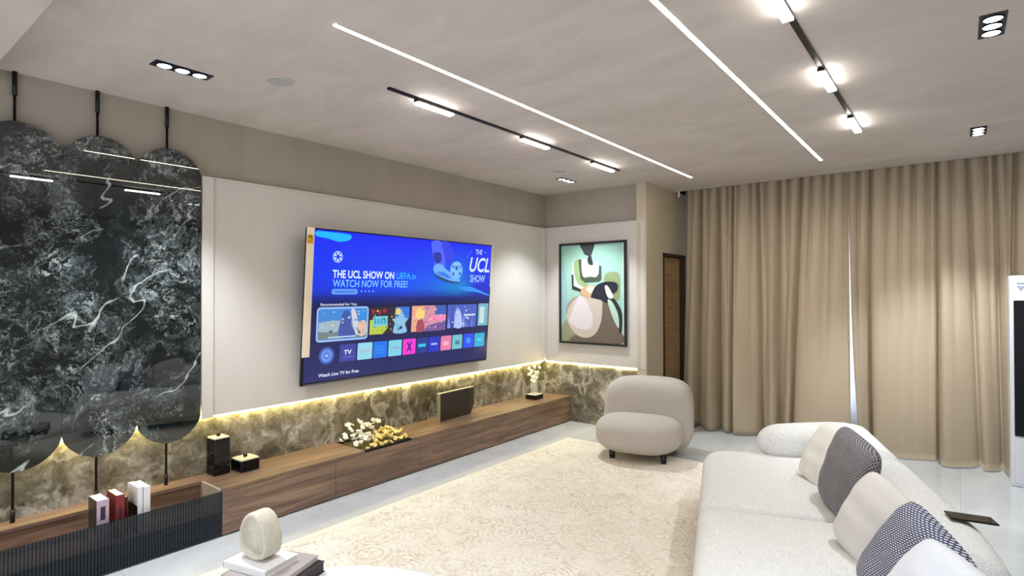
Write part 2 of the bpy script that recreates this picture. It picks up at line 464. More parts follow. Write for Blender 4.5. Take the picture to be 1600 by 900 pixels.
def obj(name, bm, mat, parent=None, loc=None, rot=None, fix=True):
    me = bpy.data.meshes.new(name)
    if fix: bmesh.ops.recalc_face_normals(bm, faces=bm.faces)
    bm.to_mesh(me); bm.free()
    for m in (mat if isinstance(mat, list) else [mat]): me.materials.append(MATS[m] if isinstance(m, str) else m)
    o = bpy.data.objects.new(name, me); COL.objects.link(o)
    if parent: o.parent = parent
    if loc is not None: o.location = loc
    if rot is not None: o.rotation_euler = rot
    return o
def tag(o, label, cat, group=None, kind=None):
    o['label'] = label; o['category'] = cat
    if group: o['group'] = group
    if kind: o['kind'] = kind
    return o
def thing(name, label, cat, loc=(0, 0, 0), rot=(0, 0, 0), group=None):
    o = bpy.data.objects.new(name, None); o.empty_display_size = 0.05; COL.objects.link(o)
    o.location = loc; o.rotation_euler = rot
    return tag(o, label, cat, group)
def struct(name, bm, mat, parent=None):
    o = obj(name, bm, mat, parent)
    if not parent: o['kind'] = 'structure'
    return o

# ------------------------------------------------------------------ room shell
RX, BY, WY = 2.7, -3.2, 7.40
XR = -2.87          # return wall
struct('floor', bx(bm_new(), -4.6, RX, BY, 7.6, -0.1, 0), 'floor')
b = bm_new(); bx(b, -4.6, RX, BY, 7.06, HC, HC+0.1); bx(b, -4.6, XR-0.0, 7.06, 7.6, HC, HC+0.1); bx(b, XR, RX, 7.04, 7.06, HC+0.1, 3.25); bx(b, XR, RX, 7.04, 7.6, 3.2, 3.25)
struct('ceiling', b, 'ceiling')
struct('trim_1', bx(bm_new(), -4.35, RX, BY, 0.655, 2.87, HC), 'ceiling')              # lowered ceiling above the camera end
b = bm_new()
bx(b, -4.6, -4.385, BY, 7.6, 0, HC)
bx(b, -4.385, -4.335, BY, 6.22, 0.78, HC)
struct('wall_left', b, 'wall')
b = bm_new()
bx(b, -4.385, XR-0.02, 6.22, 6.36, 0, HC)
struct('wall_back', b, 'wall')
b = bm_new()                                         # return wall with the doorway
bx(b, XR-0.12, XR, 6.17, 6.66, 0, HC); bx(b, XR-0.12, XR, 6.66, 7.34, 2.12, HC); bx(b, XR-0.12, XR, 7.34, WY, 0, HC); bx(b, XR-0.12, XR, 7.06, 7.6, HC, 3.25)
struct('wall_return', b, 'wall_column')
b = bm_new()                                         # far wall with the window opening
bx(b, XR-1.9, -2.3, WY, WY+0.15, 0, 3.2); bx(b, 1.6, RX, WY, WY+0.15, 0, 3.2); bx(b, -2.3, 1.6, WY, WY+0.15, 0, 0.3); bx(b, -2.3, 1.6, WY, WY+0.15, 2.5, 3.2)
struct('wall_far', b, 'wall')
def wall_hole(name, axis, c0, c1, a0, a1, h0, h1, z0, z1, wname):
    def q(b, p0, p1, z0_, z1_, d0=c0, d1=c1):
        if axis == 'x': bx(b, d0, d1, p0, p1, z0_, z1_)
        else: bx(b, p0, p1, d0, d1, z0_, z1_)
    b = bm_new(); q(b, a0, h0, 0, HC); q(b, h1, a1, 0, HC); q(b, h0, h1, 0, z0); q(b, h0, h1, z1, HC)
    struct(name, b, 'wall')
    b = bm_new(); n = 3; e0, e1 = c0+0.05, c0+0.10
    for k in range(n+1): p = h0+(h1-h0-0.05)*k/n; q(b, p, p+0.05, z0, z1, e0, e1)
    q(b, h0, h1, z0, z0+0.05, e0, e1); q(b, h0, h1, z1-0.05, z1, e0, e1)
    w = struct(wname, b, WHITE_P)
    b = bm_new(); q(b, h0, h1, z0, z1, c0+0.07, c0+0.076); obj('pane', b, 'window_glass', w)
struct('wall_right', bx(bm_new(), RX, RX+0.15, BY, 7.6, 0, 3.2), 'wall')
wall_hole('wall_near', 'y', BY-0.15, BY, -4.6, RX, -4.2, 2.5, 0.1, 2.75, 'added_window_2')  # window opening added behind the camera, unseen, to let in fill daylight
b = bm_new()                                         # hallway behind the doorway
bx(b, XR-1.9, XR-1.8, 6.36, WY, 0, HC)
struct('wall_hall', b, 'wall')
# window behind the curtains
b = bm_new()
for x in (-2.3, -1.33, -0.36, 0.61, 1.55): bx(b, x, x+0.05, WY+0.02, WY+0.09, 0.3, 2.5)
bx(b, -2.3, 1.6, WY+0.02, WY+0.09, 0.3, 0.35); bx(b, -2.3, 1.6, WY+0.02, WY+0.09, 2.45, 2.5)
w = struct('window_1', b, WHITE_P)
obj('pane', bx(bm_new(), -2.28, 1.58, WY+0.05, WY+0.056, 0.33, 2.47), 'window_glass', w)
# doorway
b = bm_new()
FRM = plain('dark_bronze', lin(54, 38, 26), 0.5)
bx(b, XR-0.12, XR+0.012, 6.645, 6.675, 0, 2.135); bx(b, XR-0.12, XR+0.012, 7.325, 7.355, 0, 2.135); bx(b, XR-0.12, XR+0.012, 6.645, 7.355, 2.11, 2.14)
d = struct('door_1', b, FRM)
obj('door_leaf', bx(bm_new(), XR-0.10, XR-0.06, 6.76, 7.325, 0.01, 2.10, 0.002), 'door_wood', d)
obj('side_panel', bx(bm_new(), XR-0.11, XR-0.07, 6.675, 6.755, 0.01, 2.10), plain('dark_reveal', lin(38, 26, 18), 0.6), d)
# corner post strip of the return wall
struct('trim_2', bx(bm_new(), XR-0.022, XR+0.003, 6.165, 6.20, 0, HC), 'wall_column')
# raised wall panels (framed)
b = bm_new(); bx(b, -4.385, -4.302, 1.90, 6.17, 0.755, 2.49)
struct('trim_3', b, 'wall_panel')
b = bm_new()
bx(b, -4.33, -4.284, 1.815, 1.90, 0.745, 2.505, 0.006); bx(b, -4.34, -4.294, 1.90, 6.17, 2.488, 2.507, 0.003); bx(b, -4.34, -4.29, 6.10, 6.168, 0.75, 2.488, 0.005)
struct('trim_4', b, 'wall_panel')
b = bm_new(); bx(b, -4.302, XR-0.07, 6.172, 6.22, 0.755, 2.49)
struct('trim_5', b, 'wall_panel')
b = bm_new(); bx(b, XR-0.07, XR-0.022, 6.166, 6.22, 0.745, 2.505, 0.004); bx(b, -4.302, XR-0.07, 6.166, 6.22, 2.49, 2.507, 0.002)
struct('trim_6', b, 'wall_panel')
# brown marble splash
struct('trim_7', bx(bm_new(), -4.39, -4.37, BY, 6.205, 0.0, 0.735), 'brown_marble')
struct('trim_8', bx(bm_new(), -4.37, XR-0.015, 6.19, 6.225, 0.0, 0.735), 'brown_marble')

# ------------------------------------------------------------------ lights of the room and added unseen ones
def box_thing(name, label, cat, dims, mat, group=None, bev=0.0):
    o = obj(name, bx(bm_new(), *dims, bev), mat); return tag(o, label, cat, group)
box_thing('led_strip', 'warm glowing LED strip between the TV wall panel and the marble below it', 'light strip', (-4.365, -4.345, 1.84, 6.16, 0.735, 0.747), WALLE)
box_thing('led_strip', 'warm glowing LED strip below the wall panel that carries the framed picture', 'light strip', (-4.30, XR-0.03, 6.178, 6.19, 0.735, 0.747), WALLE)
box_thing('led_strip', 'warm LED strip hidden behind the round-ended dark marble panels', 'light strip', (-4.365, -4.340, 0.2, 1.80, 0.735, 0.765), WALLE)

def linear_light(x, y0, y1, label):
    t = thing('linear_ceiling_light', label, 'ceiling light', (x, (y0+y1)/2, HC), group=None)
    L = (y1-y0)/2
    obj('diffuser', bx(bm_new(), -0.013, 0.013, -L, L, -0.004, 0), STRIP, t)
    b = bm_new(); bx(b, -0.018, -0.013, -L, L, -0.004, 0); bx(b, 0.013, 0.018, -L, L, -0.004, 0)
    obj('channel', b, plain('channel_paint', lin(225, 222, 214), 0.5), t)
linear_light(-2.357, 1.61, 6.255, 'long unbroken glowing LED line on the ceiling nearer the TV wall')
linear_light(-1.052, 1.61, 6.245, 'long unbroken glowing LED line on the ceiling nearer the sofa')
def track_light(x, y0, y1, mods, label):
    t = thing('track_light', label, 'ceiling light', (x, 0, HC))
    obj('track', bx(bm_new(), -0.014, 0.014, y0, y1, -0.012, 0), BLACK, t)
    for a, c in mods:
        m = obj('light_module', bx(bm_new(), -0.020, 0.020, a, c, -0.030, -0.012, 0.002), BLACK, t)
        obj('diffuser', bx(bm_new(), -0.024, 0.024, a+0.01, c-0.01, -0.044, -0.030, 0.003), TRACKE, m)
track_light(-2.815, 2.31, 5.40, [(2.54, 2.89), (3.69, 4.08), (4.83, 5.27)], 'black ceiling track with three glowing bars, nearer the TV wall')
track_light(-0.612, 1.30, 5.33, [(1.40, 1.78), (2.46, 2.86), (3.64, 4.03), (4.76, 5.20)], 'black ceiling track with glowing bars, above the sofa')

def downlight(x, y, label, z=HC, power=K_SPOT):
    t = thing('recessed_spotlight', label, 'ceiling light', (x, y, z))
    b = bm_new(); bx(b, -0.052, 0.052, -0.155, 0.155, -0.004, 0)
    obj('housing', b, plain('spot_housing', lin(28, 34, 52), 0.35, 0.4), t)
    for k in (-1, 0, 1):
        l = obj('lamp', lathe(bm_new(), [(0.036, -0.007), (0.036, -0.004)], 20, (0, 0, 0)), LAMPE, t, (0, k*0.095, 0))
        ring = bm_new(); lathe(ring, [(0.037, -0.004), (0.037, -0.009), (0.042, -0.009), (0.044, -0.004)], 20)
        obj('lamp_ring', ring, BLACK, l)
    ld = bpy.data.lights.new('spot', 'SPOT'); ld.energy = power; ld.spot_size = math.radians(95); ld.spot_blend = 0.55
    ld.color = (0.86, 0.93, 1.0); ld.shadow_soft_size = 0.05
    lo = bpy.data.objects.new('spot', ld); COL.objects.link(lo); lo.parent = t; lo.location = (0, 0, -0.03)
downlight(-3.53, 1.385, 'triple recessed spotlight on the ceiling above the dark marble panels', power=150)
downlight(-3.545, 5.505, 'small triple recessed spotlight in the far ceiling corner by the TV wall', power=110)
downlight(0.138, 3.61, 'triple recessed spotlight at the right, the larger one nearer the camera')
downlight(0.135, 5.92, 'small triple recessed spotlight close to the curtains at the right', power=150)
downlight(-3.53, -0.9, 'added unseen triple recessed spotlight behind the camera at the left', 2.87)  # added out of view to brighten the room
downlight(0.138, 1.0, 'added unseen triple recessed spotlight above and right of the camera')  # another added fill lamp, above the frame
downlight(-1.7, -1.2, 'added unseen triple recessed spotlight behind the camera in the middle', 2.87)  # unseen lamp added for overall brightness
downlight(1.2, -1.2, 'added unseen triple recessed spotlight behind the camera at the right', 2.87)  # added fill lamp, never in view

downlight(-1.7, 0.95, 'added unseen triple recessed spotlight on the ceiling above the round white table', power=60)  # added above the frame to brighten the table top
def speaker(x, y, r, label):
    t = thing('ceiling_speaker', label, 'speaker', (x, y, HC))
    obj('grille', lathe(bm_new(), [(r*0.9, -0.006), (r*0.9, 0)], 32), plain('grille', lin(178, 176, 172), 0.7), t)
    obj('rim', lathe(bm_new(), [(r*0.9, 0), (r*0.9, -0.007), (r, -0.005), (r, 0)], 32), plain('rim', lin(205, 200, 194), 0.6), t)
speaker(-3.25, 1.83, 0.085, 'round flush ceiling speaker beside the near left spotlight')
speaker(-3.33, 5.04, 0.085, 'round flush ceiling speaker near the far corner of the ceiling')

# ------------------------------------------------------------------ hanging dark marble panels on rods
def marble_panel(yc, rod_y, label):
    t = thing('marble_panel', label, 'wall panel', (-4.30, yc, 0.325))
    hw, top, bot = 0.1992, 2.655-0.325, 0.622-0.325
    pts = []
    N = 28; dome = 0.155
    for k in range(N+1):
        a = PI*k/N; pts.append((hw*math.cos(a), top-dome+dome*abs(math.sin(a))**1.35))
    for k in range(N+1):
        a = PI+PI*k/N; pts.append((hw*math.cos(a), bot+dome-dome*abs(math.sin(a))**1.35))
    b = bm_new()
    f0 = [b.verts.new((0.0, p[0], p[1])) for p in pts]; f1 = [b.verts.new((0.024, p[0], p[1])) for p in pts]
    for i in range(len(pts)): b.faces.new([f0[i], f0[(i+1) % len(pts)], f1[(i+1) % len(pts)], f1[i]])
    b.faces.new(f0); b.faces.new(f1)
    bmesh.ops.bevel(b, geom=[e for e in b.edges if abs(e.verts[0].co.x-0.024) < 1e-5 and abs(e.verts[1].co.x-0.024) < 1e-5], offset=0.003, segments=2, affect='EDGES')
    obj('slab', b, 'dark_marble', t)
    ry = rod_y-yc
    b = bm_new(); tube(b, [(-0.018, ry, 0), (-0.018, ry, HC-0.325)], 0.0075, 10)
    obj('rod', b, BLACK, t)
    for z0, z1 in ((HC-0.325-0.14, HC-0.325), (0.0, 0.075)):
        b = bm_new(); tube(b, [(-0.018, ry, z0), (-0.018, ry, z1)], 0.0125, 12); obj('rod_sleeve', b, BLACK, t)
marble_panel(0.803, 0.785, 'dark veined marble panel with rounded ends, leftmost of the visible row')
marble_panel(1.203, 1.190, 'dark veined marble panel with rounded ends, between its two neighbours')
marble_panel(1.603, 1.595, 'dark veined marble panel with rounded ends, right one beside the pale TV wall')
marble_panel(0.403, 0.385, 'dark veined marble panel with rounded ends, beyond the left edge of the photo')

# ------------------------------------------------------------------ low walnut media bench
TOPZ = 0.325; FX = -3.93; KX = -4.37
cuts = [1.80, 2.69, 3.585, 4.475, 5.365, 6.185]
where = ['nearest the glass-fronted shelf', 'under the near end of the flower planter', 'under the far end of the flower planter', 'below the far edge of the TV', 'at the far end by the marble corner']
for i in range(5):
    y0, y1 = cuts[i], cuts[i+1]
    t = thing('bench_cabinet', 'low walnut bench cabinet '+where[i], 'cabinet', (FX, (y0+y1)/2, 0), group='walnut bench cabinets along the TV wall')
    b = bm_new(); hy = (y1-y0)/2
    bx(b, KX-FX, -0.022, -hy, hy, 0.0, 0.215 if i in (1, 2) else TOPZ-0.025)
    obj('body', b, 'walnut', t)
    obj('drawer_front', bx(bm_new(), -0.02, 0.0, -hy+0.0015, hy-0.0015, 0.012, TOPZ-0.0235, 0.0012), 'walnut', t)
b = bm_new(); PY0, PY1 = 2.975, 3.50
bx(b, KX, FX-0.002, 1.80, PY0, TOPZ-0.022, TOPZ, 0.001); bx(b, KX, FX-0.002, PY1, 6.187, TOPZ-0.022, TOPZ, 0.001)
bx(b, KX, -4.352, PY0, PY1, TOPZ-0.022, TOPZ)
bt = obj('worktop', b, 'walnut'); tag(bt, 'long walnut bench top running along the TV wall with the flower planter let in', 'countertop')

# open glass-fronted display shelf at the near end
t = thing('display_shelf', 'open walnut display shelf with a smoked fluted glass front, left end of the bench', 'shelf', (FX, 0.9, 0))
Y0, Y1 = -1.2-0.9, 1.80-0.9
obj('rim_board', bx(bm_new(), KX-FX, -4.215-FX, Y0, Y1-0.001, TOPZ-0.022, TOPZ, 0.001), 'walnut', t)
obj('back_board', bx(bm_new(), -4.24-FX, -4.225-FX, Y0, Y1-0.001, 0.02, TOPZ-0.022), 'walnut', t)
obj('inner_shelf', bx(bm_new(), -4.225-FX, -0.03, Y0, Y1-0.016, 0.145, 0.163), 'walnut', t)
obj('base_board', bx(bm_new(), -4.225-FX, -0.03, Y0, Y1-0.001, 0.0, 0.02), 'walnut', t)
obj('end_panel', bx(bm_new(), -4.225-FX, -0.012, Y1-0.016, Y1-0.001, 0.02, TOPZ-0.004), plain('pale_edge', lin(170, 158, 140), 0.5), t)
b = bm_new(); yy = Y0; pitch = 0.0165; prof = []
while yy < Y1-0.002:
    for k in range(4):
        a = PI*k/4; prof.append((0.0045*math.sin(a), yy+pitch*(1-math.cos(a))/2))
    yy += pitch
f = [(b.verts.new((p[0]-0.006, p[1], 0.004)), b.verts.new((p[0]-0.006, p[1], 0.305))) for p in prof]
g = [(b.verts.new((-0.010, p[1], 0.004)), b.verts.new((-0.010, p[1], 0.305))) for p in prof]
for i in range(len(f)-1):
    b.faces.new([f[i][0], f[i+1][0], f[i+1][1], f[i][1]]).smooth = False
    b.faces.new([g[i][0], g[i][1], g[i+1][1], g[i+1][0]]); b.faces.new([f[i][1], f[i+1][1], g[i+1][1], g[i][1]])
obj('fluted_glass', b, 'smoked_fluted_glass', t)

# books on the inner shelf
def book(name, y, th, x0, x1, z0, z1, cover, label, spine_txt=None, page=PAPER, band=None):
    t = thing(name, label, 'book', (x1, y, z0), group='books standing in the glass-fronted shelf')
    h = z1-z0; w = x1-x0
    b = bm_new(); bx(b, -w, -0.002, 0, 0.003, 0, h); bx(b, -w, -0.002, th-0.003, th, 0, h); bx(b, -0.003, 0, 0, th, 0, h, 0.001)
    mats = [cover]
    if band:
        mats.append(band[0]); bx(b, -w+0.004, -0.003, -0.0008, 0.0, band[1]*h, band[2]*h, mi=1)
    obj('cover', b, mats, t)
    obj('pages', bx(bm_new(), -w+0.003, -0.003, 0.003, th-0.003, 0.003, h-0.002), page, t)
    if spine_txt:
        bb = bm_new()
        for z_a, z_b in spine_txt: bx(bb, 0, 0.0006, th*0.3, th*0.7, z_a*h, z_b*h)
        obj('spine_print', bb, plain('spine_ink', lin(60, 40, 60), 0.6), t)
book('book', 1.106, 0.062, -4.155, -4.00, 0.164, 0.425, plain('mauve_cover', lin(196, 168, 184), 0.5), 'thick book with mauve spine and dark picture cover, leftmost on the shelf', [(0.55, 0.85)], band=(plain('dark_cover', lin(46, 46, 40), 0.4), 0.25, 0.99))
book('book', 1.203, 0.046, -4.165, -4.00, 0.164, 0.43, plain('red_cover', lin(132, 34, 36), 0.5), 'dark red book standing between the mauve book and the white one', [(0.3, 0.75)])
book('book', 1.262, 0.014, -4.15, -4.03, 0.164, 0.40, plain('maroon_cover', lin(84, 28, 30), 0.5), 'thin maroon book squeezed in beside the dark red one', None)
book('book', 1.315, 0.028, -4.165, -3.99, 0.164, 0.45, plain('white_cover', lin(232, 230, 230), 0.45), 'white book with a black lower cover, near one of the white pair', None, band=(plain('black_cover', lin(18, 20, 20), 0.4), 0.0, 0.60))
book('book', 1.347, 0.036, -4.165, -3.985, 0.164, 0.447, plain('white_cover', lin(232, 230, 230), 0.45), 'plain white book, rightmost on the glass-fronted shelf', None)

# ------------------------------------------------------------------ objects on the bench
def lidded_box(name, loc, rz, w, d, h, label, facet=False):
    t = thing(name, label, 'box', loc, (0, 0, rz))
    b = bm_new(); bx(b, -w/2, w/2, -d/2, d/2, 0, h, 0.012 if not facet else 0.008, 3)
    if facet:
        for k in range(4):
            s = (-1)**k
            tube(b, [(-w/2*0.8, -d/2-0.002, h*(0.12+0.2*k)), (w/2*0.8, -d/2-0.002, h*(0.12+0.2*k)+0.03*s)], 0.004, 6)
            tube(b, [(w/2+0.002, -d/2*0.8, h*(0.12+0.2*k)), (w/2+0.002, d/2*0.8, h*(0.12+0.2*k)+0.03*s)], 0.004, 6)
    obj('body', b, GLOSSB, t)
    obj('lid', bx(bm_new(), -w/2+0.004, w/2-0.004, -d/2+0.004, d/2-0.004, h, h+0.014, 0.005, 3), plain('lid_cream', lin(214, 206, 176), 0.3), t)
    obj('knob', superell(bm_new(), (0, 0, h+0.026), (0.016, 0.016, 0.016), 1, 1, 16, 10), GLOSSB, t)
lidded_box('lidded_jar', (-4.29, 1.935, TOPZ), 0.05, 0.12, 0.115, 0.262, 'tall black faceted jar with cream lid on the near end of the bench', True)
lidded_box('lidded_box', (-4.235, 2.108, TOPZ), 0.05, 0.15, 0.15, 0.08, 'low black box with cream lid beside the tall black jar')

# flower planter
t = thing('flower_planter', 'low trough of white and golden blossoms let into the bench under the TV', 'flower arrangement', (-4.15, (PY0+PY1)/2, 0.22))
hy = (PY1-PY0)/2
b = bm_new(); bx(b, -0.20, 0.205, -hy+0.002, hy-0.002, 0, 0.02)
for q in ((-0.20, 0.205, -hy+0.002, -hy+0.012), (-0.20, 0.205, hy-0.012, hy-0.002), (-0.20, -0.19, -hy+0.002, hy-0.002), (0.195, 0.205, -hy+0.002, hy-0.002)): bx(b, *q, 0.0, 0.1035)
obj('tray', b, BLACK, t)
obj('moss', superell(bm_new(), (0, 0, 0.06), (0.188, hy-0.014, 0.04), 0.5, 0.3, 40, 12, lambda v: v+Vector((0, 0, 0.008*math.sin(v.x*70)*math.sin(v.y*60)))), plain('moss', lin(96, 84, 44), 0.9, bump=(60, 1.0, 0.01)), t)
WB = plain('white_petals', lin(252, 249, 236), 0.45); GB = plain('golden_petals', lin(250, 224, 142), 0.3)
def blossom(mat, name='blossom'):
    b = bm_new()
    for k in range(5):
        a = 2*PI*k/5; mt = Matrix.Rotation(a, 3, 'Z') @ Matrix.Rotation(-0.5, 3, 'Y')
        superell(b, (0, 0, 0), (0.013, 0.010, 0.006), 1, 1, 10, 6, lambda v: mt @ (v+Vector((0.013, 0, 0))))
    superell(b, (0, 0, 0.004), (0.010, 0.010, 0.010), 1, 1, 8, 6)
    return obj(name, b, mat, t)
pw, pg = blossom(WB), blossom(GB)
first = {0: pw, 1: pg}; used = set()
stems = bm_new()
for i in range(99):
    r_, c_ = divmod(i, 11)
    x = -0.165+0.366*(r_+random.uniform(-0.3, 0.3)+0.3)/8.6; y = hy*(-0.93+1.9*(c_+random.uniform(-0.35, 0.35)+0.35)/10.7)
    gold = x*1.2+y > 0.02+random.uniform(-0.06, 0.06)
    z = 0.118+random.uniform(0.0, 0.05)+(0 if gold else random.choice([0.0, 0.02, 0.06, 0.13])*random.uniform(0.6, 1)*(1 if x < 0.08 else 0.2))
    if x > 0.17: z = random.uniform(0.108, 0.13)
    k = int(gold)
    src = first[k]
    if k in used: o = src.copy(); COL.objects.link(o); o.parent = t
    else: o = src; used.add(k)
    o.location = (x, y, z); o.rotation_euler = (random.uniform(-.9, .9), random.uniform(-.2, 1.1), random.uniform(0, 6)); s = random.uniform(0.85, 1.3); o.scale = (s, s, s)
    tube(stems, [(x*0.95, y*0.97, 0.08), (x, y, z)], 0.0015, 5)
obj('stems', stems, plain('stem', lin(120, 110, 60), 0.7), t)['kind'] = 'stuff'

# dark glass soundbar-like block
t = thing('glass_block', 'dark smoked glass decorative block standing on the bench below the TV', 'decoration', (-4.20, 4.10, TOPZ), (0, 0, math.radians(4)))
b = bm_new(); prism(b, [(0, 0), (0.50, 0), (0.56, 0.10), (0.55, 0.285), (0, 0.285)], -0.018, 0.018)
for v in b.verts: v.co = Vector((-v.co.y, v.co.x, v.co.z))
for k in range(26): bx(b, 0.018, 0.0205, 0.008+k*0.0185, 0.014+k*0.0185, 0.012, 0.274)
obj('body', b, plain('smoked_body', lin(74, 66, 56), 0.22, 0.3), t)
b = bm_new(); bx(b, -0.02, 0.02, 0.0, 0.55, 0.285, 0.293, 0.002); bx(b, -0.02, 0.021, -0.006, 0.0, 0, 0.293)
obj('metal_edge', b, plain('pale_metal', lin(196, 196, 176), 0.25, 0.7), t)

# far vase with blossoms on black plinth
t = thing('blossom_sculpture', 'white blossom sculpture on a square black plinth at the far end of the bench', 'decoration', (-4.18, 5.74, TOPZ))
obj('plinth', bx(bm_new(), -0.075, 0.075, -0.085, 0.085, 0, 0.055, 0.003), GLOSSB, t)
obj('plinth_top', bx(bm_new(), -0.068, 0.068, -0.078, 0.078, 0.055, 0.062, 0.002), plain('white_gloss', lin(236, 232, 216), 0.2), t)
obj('vase', lathe(bm_new(), [(0.030, 0.062), (0.045, 0.10), (0.05, 0.16), (0.032, 0.22), (0.022, 0.26), (0.03, 0.29)], 24), 'clear_glass', t)
ends = []
for k in range(7):
    a = 2*PI*k/7; e = Vector((math.cos(a)*random.uniform(.03, .07), math.sin(a)*random.uniform(.04, .09), random.uniform(0.26, 0.44)))
    b = bm_new(); tube(b, [(0, 0, 0.07), (e.x*0.3, e.y*0.3, 0.2), e], 0.003, 6); ends.append(e)
    obj('stem', b, plain('white_stem', lin(226, 220, 196), 0.5), t)
for e in ends+[x*0.8 for x in ends]:
    o = pw.copy(); COL.objects.link(o); o.parent = t; o.location = e; s = random.uniform(1.0, 1.5); o.scale = (s, s, s)
    o.rotation_euler = (random.uniform(-.9, .9), random.uniform(.2, 1.2), random.uniform(0, 6))

# ------------------------------------------------------------------ television
TW, TH = 2.308, 1.304
tv = thing('television', 'large flat television on the pale wall panel showing a blue streaming menu', 'television', (-4.170-0.048, 3.712, 1.538-TH/2), (0.075, 0, PI/2))
b = bm_new(); bx(b, -TW/2, TW/2, 0.0, 0.032, 0, TH, 0.003)
obj('bezel', b, GLOSSB, tv)
obj('wall_mount', bx(bm_new(), -0.35, 0.35, 0.032, 0.109, 0.35, 0.75), BLACK, tv)
SY = -0.001; MX, MZ = 0.010, 0.010
def sx(u): return -TW/2+u*TW
def sz(v): return v*TH
KS = 0.76
SC = []; SB = bm_new()
def scol(c, k=KS):
    key = 'screen_%d_%d_%d' % c
    m = emit(key, lin(*c), k)
    if m not in SC: SC.append(m)
    return SC.index(m)
def srect(u0, u1, v0, v1, c, lay):
    y = SY-0.0006*lay
    f = SB.faces.new([SB.verts.new((sx(a), y, sz(d))) for a, d in ((u0, v0), (u1, v0), (u1, v1), (u0, v1))]); f.material_index = scol(c)
def sround(u0, u1, v0, v1, c, lay, r=0.012):
    asp = TW/TH; y = SY-0.0006*lay; pts = []
    for cx, cy, a0 in ((u1-r, v1-r*asp, 0), (u0+r, v1-r*asp, PI/2), (u0+r, v0+r*asp, PI), (u1-r, v0+r*asp, 1.5*PI)):
        for k in range(5): a = a0+PI/2*k/4; pts.append((cx+r*math.cos(a), cy+r*asp*math.sin(a)))
    f = SB.faces.new([SB.verts.new((sx(a), y, sz(d))) for a, d in pts]); f.material_index = scol(c)
def spoly(pts, c, lay, smooth=True):
    if smooth: pts = smooth_poly(pts, 4)
    y = SY-0.0006*lay
    f = SB.faces.new([SB.verts.new((sx(p[0]), y, sz(p[1]))) for p in pts]); f.material_index = scol(c)
def scirc(u, v, r, c, lay, r2=0):
    asp = TW/TH
    if not r2: spoly([(u+r*math.cos(2*PI*k/28), v+r*asp*math.sin(2*PI*k/28)) for k in range(28)], c, lay, False)
    else:
        y = SY-0.0006*lay; N = 28
        A = [SB.verts.new((sx(u+r*math.cos(2*PI*k/N)), y, sz(v+r*asp*math.sin(2*PI*k/N)))) for k in range(N)]
        B = [SB.verts.new((sx(u+r2*math.cos(2*PI*k/N)), y, sz(v+r2*asp*math.sin(2*PI*k/N)))) for k in range(N)]
        for k in range(N):
            f = SB.faces.new([A[k], A[(k+1) % N], B[(k+1) % N], B[k]]); f.material_index = scol(c)
def stext(s, u0, u1, v0, v1, c, lay, bold=0.0, shear=0.0):
    text_bm(SB, s, sx(u0), sz(v0), (v1-v0)*TH, SY-0.0006*lay, scol(c), (u1-u0)*TW, shear, bold)
# screen background: blue banner fading to navy (what the screen shows)
m, nt, p = newmat('screen_banner')
tc = nt.nodes.new('ShaderNodeTexCoord'); s_ = nt.nodes.new('ShaderNodeSeparateXYZ'); nt.links.new(tc.outputs['Object'], s_.inputs[0])
vv = math_(nt, 'DIVIDE', s_.outputs[2], TH); uu = math_(nt, 'ADD', math_(nt, 'DIVIDE', s_.outputs[0], TW), 0.5)
r1 = ramp(nt, vv, [(0.0, lin(24, 32, 92)), (0.10, lin(20, 30, 90)), (0.5, lin(14, 20, 62)), (0.56, lin(10, 34, 130)), (0.68, lin(6, 60, 235)), (1.0, lin(14, 30, 238))])
r2 = ramp(nt, uu, [(0.0, lin(14, 44, 225)), (0.45, lin(0, 80, 245)), (0.62, lin(10, 110, 225)), (0.78, lin(20, 150, 200)), (0.9, lin(24, 30, 190))])
msk = ramp(nt, vv, [(0.55, G(0)), (0.63, G(0.75)), (0.74, G(0.35)), (1.0, G(0))]).outputs[0]
cc = mix(nt, msk, r1.outputs[0], r2.outputs[0])
nt.links.new(cc, p.inputs['Emission Color']); p.inputs['Emission Strength'].default_value = KS
p.inputs['Base Color'].default_value = (0.01, 0.01, 0.02, 1); p.inputs['Roughness'].default_value = 0.25
MATS['screen_banner'] = m; SC.append(m)
f = SB.faces.new([SB.verts.new((sx(a), SY, sz(d))) for a, d in ((0.006, 0.018), (0.993, 0.018), (0.993, 0.992), (0.006, 0.992))]); f.material_index = 0
spoly([(0.035, 0.98), (0.075, 0.982), (0.17, 0.978), (0.182, 0.955), (0.165, 0.935), (0.125, 0.925), (0.08, 0.94), (0.035, 0.95)], (0, 176, 250), 1)
# star ball emblem
scirc(0.127, 0.826, 0.021, (200, 225, 255), 1)
scirc(0.127, 0.826, 0.0185, (20, 60, 225), 2)
for k in range(6):
    a = PI/2+2*PI*k/6; cu_, cv_ = 0.127+0.0125*math.cos(a), 0.826+0.0125*TW/TH*math.sin(a)
    pts = []
    for j in range(10):
        rr = 0.0068 if j % 2 == 0 else 0.003; aa = a+PI*j/5; pts.append((cu_+rr*math.cos(aa), cv_+rr*TW/TH*math.sin(aa)))
    spoly(pts, (215, 235, 255), 3, False)
stext('THE UCL SHOW ON', 0.108, 0.395, 0.690, 0.740, (225, 240, 255), 1, 0.02)
stext('UEFA.tv', 0.408, 0.515, 0.692, 0.738, (40, 180, 250), 1, 0.01)
stext('WATCH NOW FOR FREE!', 0.110, 0.468, 0.630, 0.678, (120, 190, 255), 1, 0.012)
sround(0.107, 0.221, 0.580, 0.617, (90, 150, 235), 1, 0.009)
for k in range(6): srect(0.122+k*0.015, 0.133+k*0.015, 0.593, 0.603, (40, 90, 200), 2)
for k in range(4): scirc(0.239+k*0.018, 0.602, 0.0035, (110, 170, 245), 1)
